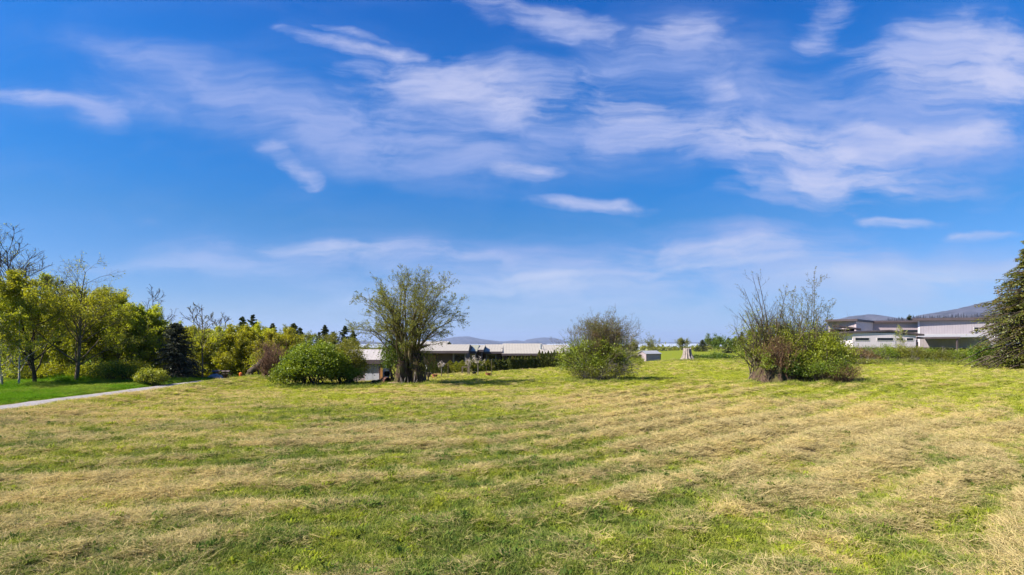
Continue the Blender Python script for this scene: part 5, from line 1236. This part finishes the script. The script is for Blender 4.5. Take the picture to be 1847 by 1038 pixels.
sets = [lay(70000, 5.0, 17, 1.0, 1.1, 2), lay(95000, 16, 42, 1.15, 1.7, 2), lay(60000, 40, 92, 1.9, 3.2, 2)]
x, y, z, s, dd, tone, hk = [np.concatenate([q[i] for q in sets]) for i in range(7)]
gsel = ~hk
hs_ = np.where(y > 30, .6, 1.0)
scatter('mown_grass', 'short green mown grass of the open field', 'grass', green_cl+weed_cl, np.stack([x, y, z], 1)[gsel], tilt_rot(gsel.sum(), .15),
        np.stack([s, s, s*hs_*np.random.default_rng(1).uniform(.6, 1.5, len(s))], 1)[gsel], {'dry': dd[gsel], 'tone': tone[gsel], 'lush': np.zeros(gsel.sum())})
scatter('cut_hay', 'dry tan cut grass lying in rows across the field', 'hay', hay_cl, np.stack([x, y, z+.01], 1)[hk], tilt_rot(hk.sum(), .18),
        np.stack([s, s, s*hs_*np.random.default_rng(2).uniform(.4, 1.5, len(s))], 1)[hk], {'dry': dd[hk], 'tone': tone[hk], 'lush': np.zeros(hk.sum())})
# lush verge between the driveway and the trees
n = 42000; x = rng.uniform(-62, -24, n); y = rng.uniform(22, 56, n)
k_ = (x < -24.95-1.2*sstep(y, 44, 54)-.4*vnoise(y*1.1, x*.9, 23)) & (x > -1.05*y-6); x = x[k_]; y = y[k_]
tallf = sstep(fbm(x*.4, y*.4, 71, 3), .5, .62)*sstep(-x, 29, 33)
z = field_height(x, y); s = rng.uniform(.9, 1.6, len(x))*(1+.3*sstep(y, 30, 50))
scatter('verge_grass', 'lush deep green grass of the verge beyond the gravel driveway', 'grass', tall_cl, np.stack([x, y, z], 1), tilt_rot(len(x), .2),
        np.stack([s, s, s*(.35+1.3*tallf)], 1), {'dry': np.full(len(x), .05), 'tone': rng.uniform(.1, .8, len(x)), 'lush': np.clip(.75+1.6*(fbm(x*.5, y*.5, 81, 3)-.5)+rng.normal(0, .12, len(x)), .2, 1)})
# rough longer grass along the hedge bank, the crest and round the bushes
px_ = []; 
for (bx, by, rx, ry, n) in [(gx(1076, 43), 42.6, 3.0, 1.9, 900), (gx(1450, 40.5), 40.3, 4.3, 1.9, 1300), (gx(737, 39.5), 39.2, 1.9, 1.2, 450), (gx(580, 37.5), 37.4, 3.4, 1.7, 900), (gx(488, 43), 43, 1.6, 1.1, 300), (gx(1240, 88), 87.6, 1.9, .9, 250), (gx(1166, 108), 107.5, 3.6, 1.2, 300)]:
    a = rng.uniform(0, 6.283, n); r = rng.uniform(.6, 1.08, n); px_.append(np.stack([bx+rx*r*np.cos(a), by+ry*r*np.sin(a)], 1))
hx = rng.uniform(gx(1360, 90), gx(1860, 72), 4200); hy = rng.uniform(71.8, 74.5, 4200); px_.append(np.stack([hx, hy+np.interp(hx, [35, 48], [12, 0])], 1))
hx = rng.uniform(22, 44, 2200); hy = rng.uniform(84, 92, 2200); px_.append(np.stack([hx, hy+3], 1))
q = np.concatenate(px_); x, y = q[:, 0], q[:, 1]; z = field_height(x, y); s = rng.uniform(.9, 1.7, len(x))*(1+.6*sstep(y, 45, 80))
scatter('rough_grass', 'longer uncut grass fringing the bushes and the hedge bank', 'grass', tall_cl, np.stack([x, y, z], 1), tilt_rot(len(x), .25),
        np.stack([s, s, s*rng.uniform(.5, 1.2, len(x))], 1), {'dry': np.clip(rng.normal(.3, .2, len(x)), 0, 1), 'tone': rng.uniform(.2, .9, len(x)), 'lush': rng.uniform(.0, .5, len(x))})

# ------------------------------------------------------------------ far wooded shore and coastal flats beyond the crest
n = 2600
x = rng.uniform(-1200, 1400, n); y = rng.uniform(420, 1500, n)
kk = fbm(x*.004, y*.006, 88, 3) > .5; x = x[kk]; y = y[kk]; z = base_height(x, y)
V = []; Qs = []; o_ = 0
nn = 40
C = np.repeat(np.stack([x, y, z], 1), nn, 0)
hgt = np.repeat(rng.uniform(5, 9, len(x)), nn); C = C+rng.normal(0, 1, C.shape)*np.stack([hgt*.45, hgt*.45, hgt*.25], 1); C[:, 2] += hgt*.5
V, Q = leaf_quads(rng, C, 3.2, .8)
tag(np_obj('far_woods', V, Q, M['lf_olive'], var=vv(rng, len(C), C, .6, .01)), 'distant low woods on the coastal plain before the water', 'woods', kind='stuff')

# ------------------------------------------------------------------ sea haze
m = bpy.data.materials.new('haze'); m.use_nodes = True; t = NT(m.node_tree); t.n.clear()
pv = t.new('ShaderNodeVolumePrincipled'); pv.inputs['Color'].default_value = (.55, .70, 1.0, 1); pv.inputs['Density'].default_value = 0.000042; pv.inputs['Anisotropy'].default_value = .2
mo = t.new('ShaderNodeOutputMaterial'); t.l.new(pv.outputs[0], mo.inputs['Volume'])
hz = PB().box(-24500, 24500, -400, 28500, -62, 425).build('haze', m); tag(hz, kind='stuff')
